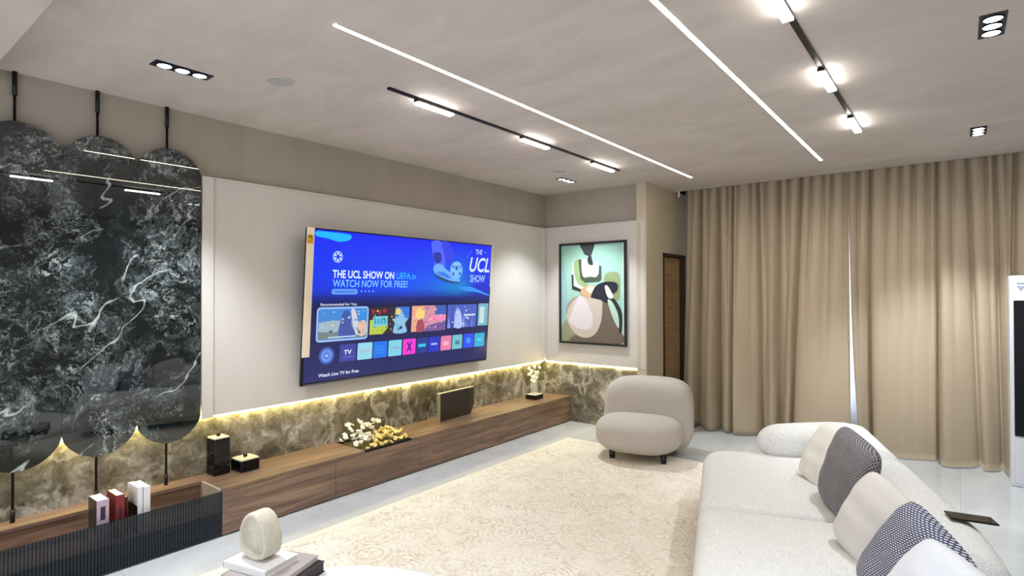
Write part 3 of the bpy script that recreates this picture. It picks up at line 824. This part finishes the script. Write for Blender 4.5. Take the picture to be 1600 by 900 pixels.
# footballer's leg, boot and ball
spoly([(0.595, 0.985), (0.66, 0.985), (0.675, 0.90), (0.69, 0.83), (0.665, 0.77), (0.625, 0.78), (0.605, 0.87)], (70, 96, 240), 1)
spoly([(0.655, 0.985), (0.70, 0.985), (0.735, 0.90), (0.72, 0.82), (0.69, 0.80), (0.675, 0.88)], (44, 62, 225), 2)
spoly([(0.607, 0.895), (0.65, 0.90), (0.655, 0.835), (0.62, 0.825)], (36, 46, 160), 3)
spoly([(0.615, 0.80), (0.655, 0.815), (0.69, 0.775), (0.735, 0.735), (0.778, 0.70), (0.775, 0.678), (0.71, 0.690), (0.64, 0.728), (0.615, 0.75)], (104, 168, 240), 3)
spoly([(0.63, 0.745), (0.67, 0.755), (0.72, 0.715), (0.70, 0.705)], (60, 120, 225), 4)
spoly([(0.615, 0.748), (0.64, 0.725), (0.71, 0.688), (0.775, 0.677), (0.77, 0.665), (0.70, 0.672), (0.635, 0.705)], (24, 70, 120), 4)
scirc(0.755, 0.772, 0.040, (120, 185, 245), 3); 
for (a, d, q) in ((0.755, 0.79, 0.012), (0.735, 0.74, 0.009), (0.778, 0.745, 0.009), (0.78, 0.80, 0.007), (0.732, 0.80, 0.007)): spoly([(a+q*math.cos(2*PI*k/5+.3), d+q*1.77*math.sin(2*PI*k/5+.3)) for k in range(5)], (50, 90, 200), 4, False)
spoly([(0.78, 0.635), (0.85, 0.64), (0.91, 0.615), (0.985, 0.575), (0.985, 0.565), (0.90, 0.595), (0.82, 0.605)], (40, 140, 235), 2)
stext('THE', 0.878, 0.927, 0.912, 0.953, (170, 195, 250), 1, 0.02)
stext('UCL', 0.842, 0.985, 0.768, 0.885, (205, 222, 250), 1, 0.02, 0.25)
stext('SHOW', 0.850, 0.957, 0.680, 0.738, (150, 180, 245), 1, 0.03)
for a, d in ((0.835, 0.91), (0.85, 0.93), (0.825, 0.885)): scirc(a, d, 0.006, (60, 90, 225), 1)
srect(0.94, 0.955, 0.93, 0.936, (140, 160, 240), 1)
stext('Recommended for You', 0.064, 0.220, 0.507, 0.524, (215, 225, 250), 1, 0.012)
# thumbnails
sround(0.050, 0.277, 0.272, 0.498, (150, 185, 240), 1, 0.014)
sround(0.056, 0.271, 0.284, 0.486, (60, 130, 205), 2, 0.010)
spoly([(0.058, 0.40), (0.12, 0.41), (0.27, 0.39), (0.27, 0.29), (0.058, 0.29)], (150, 175, 190), 3, False)
spoly([(0.058, 0.34), (0.12, 0.33), (0.19, 0.35), (0.27, 0.33), (0.27, 0.288), (0.058, 0.288)], (110, 125, 130), 4, False)
spoly([(0.145, 0.30), (0.15, 0.40), (0.165, 0.47), (0.19, 0.46), (0.20, 0.38), (0.215, 0.30)], (60, 80, 160), 5)
spoly([(0.195, 0.47), (0.215, 0.47), (0.235, 0.33), (0.22, 0.31)], (200, 200, 215), 6)
spoly([(0.225, 0.38), (0.262, 0.40), (0.268, 0.31), (0.235, 0.30)], (210, 180, 160), 6)
srect(0.235, 0.262, 0.43, 0.475, (40, 140, 225), 6)
srect(0.10, 0.22, 0.295, 0.303, (190, 215, 240), 7)
srect(0.284, 0.486, 0.296, 0.488, (40, 26, 44), 1)
spoly([(0.285, 0.298), (0.285, 0.40), (0.37, 0.42), (0.375, 0.34), (0.35, 0.298)], (176, 196, 60), 2, False)
srect(0.300, 0.372, 0.355, 0.425, (110, 200, 205), 3)
for k in range(4): srect(0.306+k*0.016, 0.316+k*0.016, 0.37, 0.41, (60, 150, 190), 4)
for a, d in ((0.30, 0.46), (0.33, 0.455), (0.355, 0.462)): scirc(a, d, 0.009, (150, 30, 50), 2)
srect(0.41, 0.486, 0.40, 0.488, (50, 110, 210), 2)
spoly([(0.405, 0.30), (0.41, 0.37), (0.395, 0.40), (0.425, 0.41), (0.44, 0.47), (0.46, 0.41), (0.48, 0.40), (0.465, 0.36), (0.475, 0.30)], (130, 185, 220), 3)
scirc(0.425, 0.455, 0.014, (220, 200, 110), 4); scirc(0.442, 0.335, 0.007, (20, 40, 120), 4)
srect(0.500, 0.703, 0.296, 0.492, (205, 140, 160), 1)
spoly([(0.502, 0.298), (0.502, 0.488), (0.57, 0.488), (0.545, 0.40), (0.56, 0.298)], (225, 165, 130), 2, False)
scirc(0.548, 0.43, 0.026, (240, 205, 120), 3); spoly([(0.53, 0.30), (0.535, 0.38), (0.565, 0.38), (0.575, 0.30)], (160, 70, 90), 3)
srect(0.635, 0.703, 0.42, 0.492, (50, 90, 180), 2); spoly([(0.57, 0.298), (0.60, 0.34), (0.703, 0.37), (0.703, 0.298)], (110, 80, 150), 2, False)
srect(0.60, 0.695, 0.375, 0.41, (240, 130, 180), 4)
srect(0.712, 0.908, 0.304, 0.494, (70, 90, 185), 1)
for k in range(9): spoly([(0.716+k*0.02, 0.306), (0.722+k*0.02, 0.40+0.05*math.sin(k*1.7)), (0.735+k*0.018, 0.306)], [(120, 150, 225), (50, 60, 150), (160, 190, 235)][k % 3], 2, False)
spoly([(0.765, 0.31), (0.76, 0.41), (0.775, 0.47), (0.80, 0.42), (0.81, 0.31)], (170, 190, 235), 3)
srect(0.82, 0.90, 0.40, 0.412, (215, 225, 250), 4)
srect(0.919, 0.992, 0.308, 0.498, (110, 170, 190), 1); srect(0.93, 0.965, 0.33, 0.47, (190, 215, 215), 2)
rt = random.Random(5)
for (u0, u1, v0, v1, pal, lay) in ((0.062, 0.265, 0.29, 0.48, [(90, 130, 190), (170, 190, 210), (60, 80, 120), (200, 190, 170), (120, 150, 170)], 8),
        (0.290, 0.480, 0.30, 0.48, [(90, 150, 200), (200, 190, 80), (60, 40, 60), (120, 190, 210), (30, 60, 130)], 5),
        (0.505, 0.698, 0.30, 0.488, [(230, 160, 170), (240, 200, 150), (170, 90, 120), (120, 90, 160), (250, 170, 200)], 5),
        (0.716, 0.904, 0.308, 0.49, [(90, 110, 200), (150, 170, 230), (50, 60, 140), (190, 205, 245)], 5)):
    for k in range(26):
        a, d = rt.uniform(u0+0.008, u1-0.008), rt.uniform(v0+0.012, v1-0.012); q = rt.uniform(0.003, 0.009)
        y_ = min(q, u1-a, a-u0); spoly([(a+y_*math.cos(t_+k)*rt.uniform(.6, 1), d+y_*1.4*math.sin(t_+k)*rt.uniform(.6, 1)) for t_ in (0, 1.2, 2.5, 3.8, 5.1)], rt.choice(pal), lay+0.05*k, False)
# app row
scirc(0.098, 0.182, 0.033, (56, 76, 165), 1); scirc(0.098, 0.182, 0.024, (100, 140, 220), 2); scirc(0.098, 0.182, 0.012, (60, 95, 200), 3)
srect(0.092, 0.104, 0.174, 0.190, (150, 195, 250), 4)
apps = [(0.153, 0.226, (54, 58, 150)), (0.233, 0.303, (140, 205, 225)), (0.308, 0.377, (14, 110, 225)), (0.384, 0.453, (120, 200, 225)), (0.460, 0.530, (235, 50, 205)),
        (0.537, 0.598, (24, 50, 140)), (0.604, 0.672, (24, 40, 190)), (0.679, 0.746, (220, 120, 165)), (0.752, 0.818, (110, 185, 200)), (0.826, 0.896, (20, 70, 235)), (0.903, 0.975, (20, 165, 205))]
for i, (a, d, c) in enumerate(apps): sround(a, d, 0.130, 0.246, c, 1, 0.005)
stext('TV', 0.172, 0.206, 0.178, 0.208, (225, 235, 255), 2, 0.02); srect(0.168, 0.212, 0.158, 0.163, (110, 115, 210), 2)
for k in range(3): srect(0.246+k*0.016, 0.257+k*0.016, 0.18, 0.20, (170, 175, 190), 2)
for k in range(3): srect(0.325, 0.360, 0.165+k*0.02, 0.170+k*0.02, (40, 150, 245), 2)
for k in range(4): srect(0.398+k*0.011, 0.406+k*0.011, 0.182, 0.198, (150, 150, 180), 2)
for s in (-1, 1):
    spoly([(0.480, 0.188+s*0.033), (0.488, 0.188+s*0.036), (0.510, 0.188-s*0.033), (0.502, 0.188-s*0.036)], (60, 20, 120), 2, False)
sround(0.545, 0.590, 0.176, 0.200, (20, 190, 220), 2, 0.006)
for k in range(3): srect(0.622+k*0.012, 0.631+k*0.012, 0.182, 0.197, (190, 205, 250), 2)
for k in range(3): srect(0.696+k*0.012, 0.704+k*0.012, 0.17, 0.20, (245, 190, 215), 2)
spoly([(0.77, 0.17), (0.775, 0.205), (0.79, 0.19), (0.80, 0.21), (0.802, 0.165)], (60, 120, 150), 2, False)
scirc(0.861, 0.190, 0.014, (60, 150, 250), 2); srect(0.922, 0.955, 0.178, 0.198, (60, 205, 225), 2)
stext('Watch Live TV for Free', 0.067, 0.243, 0.046, 0.068, (225, 235, 255), 1, 0.014)
obj('screen', SB, SC, tv, fix=False)
b = bm_new(); bx(b, -TW/2+0.01, TW/2-0.01, -0.004, 0.0, 0.0, 0.014)
obj('lower_bezel', b, plain('satin_bezel', lin(120, 118, 130), 0.25, 0.8), tv)
b = bm_new(); bx(b, sx(-0.004), sx(0.026), -0.008, -0.004, sz(0.185), sz(1.0), 0.001)
st_ = obj('protective_strip', b, plain('foam_strip', lin(246, 230, 204), 0.7), tv)
b = bm_new(); bx(b, sx(-0.002), sx(0.022), -0.0086, -0.008, sz(0.90), sz(0.955), mi=0); bx(b, sx(0.004), sx(0.016), -0.0092, -0.0086, sz(0.935), sz(0.95), mi=1)
obj('sticker', b, [plain('sticker_yellow', lin(222, 160, 30), 0.5), plain('sticker_green', lin(50, 130, 60), 0.5)], st_)
b = bm_new(); bx(b, sx(0.992), sx(1.004), -0.007, -0.002, sz(0.64), sz(0.995), 0.001)
obj('protective_strip', b, plain('film_strip', lin(220, 214, 190), 0.5), tv)

# ------------------------------------------------------------------ framed picture
PX0, PX1, PZ0, PZ1 = -4.066, -3.114, 1.002, 2.282
pic = thing('framed_picture', 'black framed abstract print of rounded green, white and brown shapes on the far wall', 'picture', ((PX0+PX1)/2, 6.170, PZ0))
PW, PH = PX1-PX0, PZ1-PZ0
b = bm_new(); t_ = 0.026
bx(b, -PW/2, PW/2, -0.038, 0, 0, t_, 0.002); bx(b, -PW/2, PW/2, -0.038, 0, PH-t_, PH, 0.002)
bx(b, -PW/2, -PW/2+t_, -0.038, 0, t_, PH-t_, 0.002); bx(b, PW/2-t_, PW/2, -0.038, 0, t_, PH-t_, 0.002)
obj('frame', b, plain('frame_black', lin(30, 28, 26), 0.4), pic)
CB = bm_new(); CM = []
def cidx(c):
    m = plain('print_%d_%d_%d' % c, lin(*c), 0.55)
    if m not in CM: CM.append(m)
    return CM.index(m)
def cpoly(pts, c, lay, smooth=True, n=4):
    if smooth: pts = smooth_poly(pts, n)
    y = -0.020-0.0006*lay
    f = CB.faces.new([CB.verts.new((-PW/2+p[0]*PW, y, p[1]*PH)) for p in pts]); f.material_index = cidx(c)
cpoly([(0.02, 0.015), (0.98, 0.015), (0.98, 0.985), (0.02, 0.985)], (160, 204, 186), 0, False)
cpoly([(0.945, 0.02), (0.975, 0.02), (0.975, 0.98), (0.945, 0.98)], (205, 222, 205), 1, False)
cpoly([(0.025, 0.3), (0.12, 0.32), (0.10, 0.7), (0.025, 0.8)], (150, 190, 190), 1)
cpoly([(0.69, 0.60), (0.70, 0.68), (0.79, 0.705), (0.89, 0.69), (0.915, 0.60), (0.90, 0.44), (0.80, 0.46)], (142, 158, 112), 2)
cpoly([(0.03, 0.02), (0.03, 0.15), (0.10, 0.24), (0.18, 0.23), (0.28, 0.08), (0.20, 0.02)], (150, 152, 118), 2)
cpoly([(0.63, 0.445), (0.74, 0.43), (0.82, 0.33), (0.90, 0.17), (0.94, 0.025), (0.17, 0.02), (0.30, 0.10), (0.50, 0.10), (0.62, 0.21)], (112, 98, 84), 3)
cpoly([(0.12, 0.386), (0.20, 0.45), (0.30, 0.463), (0.24, 0.36), (0.15, 0.25), (0.10, 0.31)], (170, 150, 146), 4)
cpoly([(0.29, 0.463), (0.45, 0.46), (0.635, 0.445), (0.655, 0.34), (0.63, 0.21), (0.54, 0.10), (0.39, 0.064), (0.23, 0.11), (0.115, 0.24), (0.15, 0.36)], (206, 192, 176), 5)
cpoly([(0.32, 0.475), (0.40, 0.44), (0.47, 0.36), (0.515, 0.26), (0.49, 0.165), (0.40, 0.145), (0.26, 0.16), (0.145, 0.225), (0.20, 0.32), (0.26, 0.42)], (226, 214, 216), 6)
cpoly([(0.33, 0.985), (0.535, 0.985), (0.51, 0.90), (0.48, 0.865), (0.40, 0.88), (0.365, 0.92)], (56, 62, 64), 3)
cpoly([(0.46, 0.87), (0.49, 0.87), (0.51, 0.82), (0.52, 0.775), (0.47, 0.77), (0.44, 0.82), (0.445, 0.85)], (40, 46, 48), 4)
cpoly([(0.23, 0.80), (0.30, 0.835), (0.34, 0.80), (0.34, 0.66), (0.43, 0.60), (0.40, 0.56), (0.29, 0.60), (0.235, 0.69)], (150, 176, 120), 5)
cpoly([(0.21, 0.79), (0.245, 0.80), (0.25, 0.70), (0.30, 0.61), (0.42, 0.555), (0.36, 0.52), (0.24, 0.55), (0.20, 0.66)], (222, 228, 224), 4)
cpoly([(0.19, 0.685), (0.222, 0.69), (0.226, 0.575), (0.34, 0.54), (0.335, 0.515), (0.20, 0.54)], (44, 50, 46), 6, False)
cpoly([(0.30, 0.835), (0.345, 0.835), (0.36, 0.69), (0.40, 0.655), (0.56, 0.66), (0.61, 0.69), (0.612, 0.765), (0.645, 0.765), (0.645, 0.635), (0.61, 0.615), (0.40, 0.605), (0.33, 0.645)], (70, 82, 62), 7, False)
cpoly([(0.35, 0.825), (0.42, 0.835), (0.44, 0.79), (0.52, 0.775), (0.60, 0.82), (0.60, 0.69), (0.55, 0.655), (0.48, 0.67), (0.40, 0.655), (0.36, 0.69)], (224, 224, 236), 8)
cpoly([(0.30, 0.51), (0.38, 0.56), (0.50, 0.585), (0.56, 0.55), (0.52, 0.49), (0.44, 0.455)], (206, 170, 136), 6)
cpoly([(0.42, 0.53), (0.47, 0.57), (0.545, 0.56), (0.50, 0.50)], (232, 214, 190), 7)
cpoly([(0.49, 0.47), (0.55, 0.56), (0.64, 0.60), (0.76, 0.612), (0.86, 0.60), (0.885, 0.56), (0.86, 0.515), (0.79, 0.485), (0.74, 0.41), (0.64, 0.435), (0.52, 0.455)], (30, 32, 44), 8)
cpoly([(0.695, 0.56), (0.735, 0.572), (0.80, 0.50), (0.815, 0.455), (0.74, 0.462)], (230, 230, 228), 9)
cpoly([(0.74, 0.445), (0.82, 0.455), (0.90, 0.38), (0.94, 0.30), (0.935, 0.15), (0.90, 0.13), (0.88, 0.25), (0.80, 0.38)], (34, 46, 42), 7)
cpoly([(0.735, 0.435), (0.80, 0.42), (0.88, 0.31), (0.90, 0.20), (0.875, 0.18), (0.79, 0.30)], (186, 214, 196), 9)
obj('print', CB, CM, pic, fix=False)
obj('backing', bx(bm_new(), -PW/2+0.004, PW/2-0.004, -0.0195, -0.001, 0.004, PH-0.004), PAPER, pic)

# ------------------------------------------------------------------ curtains
def curtain(name, x0, x1, seed, label, yt=7.15, yb=6.89, edge_l=(0, 0), edge_r=(0, 0), pitch=0.115):
    rnd = random.Random(seed)
    W = x1-x0; N = int(W*130); NZ = 46
    knots = [0.0]
    while knots[-1] < W: knots.append(knots[-1]+rnd.uniform(0.055, 0.16))
    amps = [rnd.uniform(0.6, 1.2) for _ in knots]
    bk = [0]
    while knots[bk[-1]] < W: bk.append(min(len(knots)-1, bk[-1]+rnd.choice([2, 2, 2, 3, 4, 5])))
    bx_ = [knots[i] for i in bk]; bam = [rnd.uniform(0.7, 1.35) for _ in bk]; bsh = [rnd.uniform(-0.10, 0.10) for _ in bk]
    bsh[0] = 0
    skew = [rnd.choice([0.42, 0.5, 0.6, 1.0, 1.7, 2.2, 2.6]) for _ in bk]
    def seg(arr, x):
        k = max(j for j in range(len(arr)) if arr[j] <= x+1e-9); k = min(k, len(arr)-2)
        return k, min(1.0, (x-arr[k])/max(1e-6, arr[k+1]-arr[k]))
    b = bm_new(); grid = []
    for i in range(N+1):
        x = W*i/N
        k, t = seg(knots, x); wt = amps[k]*abs(math.sin(PI*t))**0.8
        K, T = seg(bx_, x); width = bx_[K+1]-bx_[K]
        wb = bam[K]*abs(math.sin(PI*T**skew[K]))**0.75*min(1.0, 0.5+width*1.6)
        sh = bsh[K]*(1-T)+bsh[K+1]*T
        row = []
        for j in range(NZ+1):
            f = j/NZ; z = 0.012+(3.17-0.012)*(1-f)
            g = min(1.0, f*1.35)**0.8
            cr = 0.07*math.exp(-(min(T, 1-T)*width/0.014)**2)*min(1, 2.5*f) + 0.03*math.exp(-(min(t, 1-t)*0.1/0.012)**2)*(1-g)
            y = min(yt+(yb-yt)*f + cr, yt+0.075) - 0.065*wt*(1-g)**1.0 - 0.20*wb*g - 0.004*wt*g
            u = x/W
            xx = x0+x+sh*f + (edge_l[0]+(edge_l[1]-edge_l[0])*f*f)*(1-u)**8 + (edge_r[0]+(edge_r[1]-edge_r[0])*f*f)*u**8
            row.append(b.verts.new((xx, y, z)))
        grid.append(row)
    for i in range(N):
        for j in range(NZ):
            b.faces.new([grid[i][j], grid[i+1][j], grid[i+1][j+1], grid[i][j+1]]).smooth = True
    bmesh.ops.solidify(b, geom=b.faces[:], thickness=0.003)
    o = obj(name, b, 'curtain'); return tag(o, label, 'curtain', 'beige floor-length curtains on the far wall')
curtain('curtain', -2.74, -0.93, 3, 'long beige pleated curtain, left one beside the doorway', edge_r=(0, -0.005))
curtain('curtain', -0.925, 2.40, 11, 'long beige pleated curtain, wider right one behind the sofa and the air conditioner', edge_l=(-0.015, 0.115))
b = bm_new(); grid = []
for i in range(261):
    x = -2.6+4.4*i/260
    grid.append([b.verts.new((x, 7.25+0.03*math.sin(x*38), z)) for z in (0.02, 3.19)])
for i in range(260): b.faces.new([grid[i][0], grid[i+1][0], grid[i+1][1], grid[i][1]]).smooth = True
m, nt, p = newmat('sheer_voile'); p.inputs['Base Color'].default_value = lin(238, 240, 246); p.inputs['Roughness'].default_value = 0.9
tl = nt.nodes.new('ShaderNodeBsdfTranslucent'); tl.inputs[0].default_value = lin(238, 240, 246); ms = nt.nodes.new('ShaderNodeMixShader'); ms.inputs[0].default_value = 0.5
nt.links.new(p.outputs[0], ms.inputs[1]); nt.links.new(tl.outputs[0], ms.inputs[2]); nt.links.new(ms.outputs[0], nt.nodes['Material Output'].inputs[0])
MATS['sheer'] = m
o = obj('sheer_curtain', b, 'sheer', fix=False); tag(o, 'white sheer curtain glimpsed through the gap between the beige curtains', 'curtain')
# curtain rail tucked at the ceiling
b = bm_new(); bx(b, -2.78, 2.5, 7.15, 7.18, 3.17, 3.2)
tag(obj('curtain_rail', b, WHITE_P), 'white curtain rail on the ceiling above the beige curtains', 'rail')
b = bm_new(); bx(b, -2.815, -2.795, 7.0, 7.02, HC-0.08, HC, 0.004)
tag(obj('curtain_motor', b, WHITE_P), 'small white curtain motor at the ceiling beside the left curtain edge', 'curtain motor')

# ------------------------------------------------------------------ rug
b = bm_new(); bx(b, -RUG_W/2, RUG_W/2, -RUG_L/2, RUG_L/2, 0, 0.012, 0.004, 2)
rug = obj('rug', b, 'rug', loc=((RUG_X0+RUG_X1)/2, (RUG_Y0+RUG_Y1)/2, 0.0005)); tag(rug, 'large cream rug with faded tan ornament covering the middle of the floor', 'rug')
RZ = 0.0125

# ------------------------------------------------------------------ lounge chair
ca = math.atan2(0.24, 0.97)
ch = thing('lounge_chair', 'chunky greige boucle lounge chair with a rolled seat, standing by the far wall', 'armchair', (-2.52, 5.30, RZ), (0, 0, ca))
def seatfn(v):
    k = v.x/0.42
    z = v.z + (0.018*k*k if v.z > 0 else 0); y = v.y + 0.05*k*k
    return Vector((v.x, y, z))
obj('seat', superell(bm_new(), (-0.02, -0.06, 0.235), (0.42, 0.345, 0.180), 0.72, 0.62, 64, 36, seatfn), 'boucle_greige', ch)
def backfn(v):
    k = v.x/0.45; h = (v.z+0.36)/0.72
    y = v.y - 0.10*k*k*(1-0.25*h) + 0.05*(h-0.5)
    return Vector((v.x*(1.0-0.03*h), y, v.z))
obj('backrest', superell(bm_new(), (0.03, 0.27, 0.395), (0.455, 0.22, 0.355), 0.48, 0.6, 64, 40, backfn), 'boucle_greige', ch)
for x, y in ((-0.25, -0.215), (0.25, -0.215), (-0.25, 0.30), (0.25, 0.30)):
    b = bm_new(); lathe(b, [(0.026, 0), (0.034, 0.10)], 16, (x, y, 0)); obj('leg', b, plain('leg_black', lin(22, 18, 16), 0.5), ch)

# ------------------------------------------------------------------ sofa
TH_S = math.radians(18.2)
sofa = thing('sofa', 'big off-white boucle sofa with rounded cushions, along the right of the rug', 'sofa', (-1.04, 2.77, RZ), (0, 0, TH_S))
def S(name, bm, mat='boucle_white'): return obj(name, bm, mat, sofa)
b = bm_new(); slab(b, round_outline([(0.07, -0.85), (1.14, -0.85), (1.14, 1.98), (0.07, 1.80)], [0.1, 0.2, 0.3, 0.25]), 0.05, 0.24, 0.05); S('base', b)
b = bm_new(); slab(b, round_outline([(0.0, 0.572), (0.95, 0.572), (1.0, 1.90), (0.0, 1.875)], [0.07, 0.06, 0.2, 0.26]), 0.10, 0.395, 0.085, 0.022, 8); S('seat_cushion', b)
b = bm_new(); slab(b, round_outline([(0.0, -0.90), (0.95, -0.90), (0.95, 0.568), (0.0, 0.568)], [0.2, 0.2, 0.06, 0.07]), 0.10, 0.395, 0.085, 0.022, 8); S('seat_cushion', b)
Z0 = -RZ
b = bm_new(); bolster(b, [(0.40, 1.84, 0.47), (0.70, 1.93, 0.485), (1.00, 1.95, 0.50), (1.17, 1.86, 0.48)], (0.15, 0.18), (0.125, 0.145), 0.85, cap=0.18); S('armrest', b)
b = bm_new(); bolster(b, [(1.02, 2.07, 0.42), (1.02, 1.6, 0.42), (1.02, 1.10, 0.42)], 0.185, 0.225, 0.7, cap=0.14); S('backrest', b)
b = bm_new(); bolster(b, [(1.02, 1.12, 0.42), (1.03, 0.6, 0.42), (1.03, 0.0, 0.42), (0.97, -0.40, 0.41)], 0.185, 0.225, 0.7, cap=0.15); S('backrest', b)
for x, y in ((0.15, -0.7), (1.0, -0.7), (0.15, 1.6), (1.0, 1.75)):
    b = bm_new(); lathe(b, [(0.03, 0), (0.035, 0.06)], 12, (x, y, 0)); S('leg', b, 'leg_black')

def pillow(loc, rot, w, h, t, mat, label, seed=0, sag=0.0):
    b = bm_new(); n = 28; rnd = random.Random(seed); A = [rnd.uniform(0, 6) for _ in range(4)]
    front = {}; back = {}
    for i in range(n+1):
        for j in range(n+1):
            u = -1+2*i/n; v = -1+2*j/n
            prof = (max(0, 1-abs(u)**2.6)**0.5)*(max(0, 1-abs(v)**2.6)**0.5)
            rc = 1-0.145*(u*u*v*v)**1.2
            pin = (1-0.045*abs(u)**2*(1-abs(v)**2))*rc; pin2 = (1-0.045*abs(v)**2*(1-abs(u)**2))*rc
            x = u*w/2*pin; z = v*h/2*pin2
            wr = 0.004*math.sin(u*9+A[0]+v*3)*prof + 0.003*math.sin(v*11+A[1])*prof
            x += sag*z*z*0.5
            edge = i in (0, n) or j in (0, n)
            vf = b.verts.new((x, -t/2*prof-wr, z)); front[i, j] = vf
            back[i, j] = vf if edge else b.verts.new((x, t/2*prof-wr*0.5, z))
    for i in range(n):
        for j in range(n):
            b.faces.new([front[i, j], front[i+1, j], front[i+1, j+1], front[i, j+1]]).smooth = True
            b.faces.new([back[i, j], back[i, j+1], back[i+1, j+1], back[i+1, j]]).smooth = True
    o = obj('throw_pillow', b, mat, loc=loc, rot=rot)
    return tag(o, label, 'pillow', 'throw pillows on the sofa')
D = math.radians
pillow((-0.655, 4.10, 0.585), (D(-24), D(10), D(-46)), 0.42, 0.42, 0.14, 'linen_cream', 'plain cream pillow leaning at the far corner of the sofa, behind the grey patterned one', 1)
pillow((-0.495, 3.66, 0.625), (D(-14), D(10), D(-58)), 0.46, 0.49, 0.16, 'weave_grey', 'grey black-and-white woven pillow, farther one of the two patterned pillows', 2)
pillow((-0.300, 3.08, 0.575), (D(-22), D(16), D(-50)), 0.42, 0.42, 0.17, 'linen_grey', 'plain pale pillow between the two patterned pillows', 3)
pillow((-0.150, 2.66, 0.575), (D(-22), D(20), D(-54)), 0.42, 0.46, 0.16, 'weave_blue', 'blue-grey and white woven pillow, nearer one of the two patterned pillows', 4)
pillow((-0.06, 2.39, 0.565), (D(-30), D(14), D(-46)), 0.41, 0.42, 0.17, 'linen_cool', 'plain cool white pillow nearest the camera, at the bottom right', 5)
b = bm_new(); bx(b, -0.085, 0.085, -0.045, 0.045, 0, 0.008, 0.003)
o = obj('tablet', b, GLOSSB, loc=(0.035, 3.17, 0.662), rot=(0, D(2), D(17))); tag(o, 'slim dark tablet lying on top of the sofa back', 'tablet')

# ------------------------------------------------------------------ air conditioner
ac = thing('air_conditioner', 'white floor-standing air conditioner with a black front panel, in front of the curtains', 'air conditioner', (0.60, 6.40, 0))
obj('body', bx(bm_new(), -0.262, 0.262, 0.0, 0.22, 0.0, 1.785, 0.012, 3), WHITE_P, ac)
obj('front_panel', bx(bm_new(), -0.235, 0.235, -0.010, 0.0, 0.43, 1.575, 0.006, 3), plain('ac_black', lin(6, 6, 8), 0.25, spec=0.15), ac)
obj('base_cover', bx(bm_new(), -0.235, 0.235, -0.006, 0.0, 0.03, 0.42, 0.004), WHITE_P, ac)
b = bm_new(); prism(b, [(-0.215, 1.70), (-0.165, 1.70), (-0.19, 1.66)], -0.004, 0.0); bx(b, -0.215, -0.15, -0.004, 0, 1.72, 1.728)
obj('badge', b, plain('badge_grey', lin(160, 168, 190), 0.4), ac)

# ------------------------------------------------------------------ foreground: round table, books, sculpture
tb = thing('coffee_table', 'round white coffee table whose edge shows at the bottom of the photo', 'table', (-1.65, 1.00, RZ))
b = bm_new(); lathe(b, [(0.69, 0.36), (0.72, 0.375), (0.73, 0.40), (0.72, 0.425), (0.69, 0.438)], 72); obj('table_top', b, plain('table_white', lin(226, 223, 221), 0.6), tb)
b = bm_new(); lathe(b, [(0.30, 0), (0.26, 0.08), (0.24, 0.3), (0.30, 0.36)], 48); obj('pedestal', b, 'table_white', tb)
def flatbook(cx, cy, z, rz, w, d, h, cover, label, name='book', page=PAPER):
    t = thing(name, label, 'book', (cx, cy, z), (0, 0, rz), 'books under the ceramic sculpture')
    b = bm_new(); bx(b, -w/2, w/2, -d/2, d/2, 0, 0.003); bx(b, -w/2, w/2, -d/2, d/2, h-0.003, h); bx(b, -w/2, -w/2+0.003, -d/2, d/2, 0, h)
    obj('cover', b, cover, t)
    obj('pages', bx(bm_new(), -w/2+0.003, w/2-0.004, -d/2+0.004, d/2-0.004, 0.003, h-0.003), page, t)
    return t
TZ = 0.4505
b1 = flatbook(-2.252, 1.236, TZ, D(18), 0.30, 0.29, 0.045, plain('charcoal_cover', lin(48, 42, 44), 0.4), 'dark-covered large book at the bottom of the foreground stack', page=plain('dark_pages', lin(58, 50, 52), 0.6))
b2 = flatbook(-2.262, 1.238, TZ+0.0455, D(21), 0.27, 0.262, 0.02, plain('pink_grey_cover', lin(172, 160, 158), 0.5), 'pinkish grey book in the middle of the foreground stack')
b3 = flatbook(-2.305, 1.214, TZ+0.066, D(14), 0.24, 0.175, 0.028, PAPER, 'white book on top of the foreground stack, under the sculpture')
sc_ = thing('ceramic_sculpture', 'cream ceramic rounded triangular sculpture on the white book in the foreground', 'sculpture', (-2.315, 1.218, TZ+0.0945), (0, 0, D(8)))
out = smooth_poly([(0.0, 0.192), (-0.055, 0.165), (-0.088, 0.09), (-0.07, 0.02), (0.0, 0.0), (0.07, 0.02), (0.088, 0.09), (0.055, 0.165)], 8)
cz = 0.09
b = bm_new(); rings = []
prof = [(0.90, 0.044), (0.97, 0.040), (1.0, 0.030), (1.0, 0.0), (1.0, -0.030), (0.97, -0.040), (0.90, -0.044), (0.85, -0.043), (0.82, -0.030), (0.74, -0.014), (0.45, -0.008), (0.2, -0.004)]
prof = [(0.2, 0.004), (0.45, 0.008), (0.74, 0.014), (0.82, 0.030), (0.85, 0.043)] + prof
for s, y in prof: rings.append([b.verts.new((p.x*s, y, cz+(p.y-cz)*s)) for p in out])
N = len(out)
for j in range(len(rings)-1):
    for i in range(N): b.faces.new([rings[j][i], rings[j][(i+1) % N], rings[j+1][(i+1) % N], rings[j+1][i]]).smooth = True
b.faces.new(rings[0]); b.faces.new(rings[-1])
obj('body', b, CREAM, sc_)
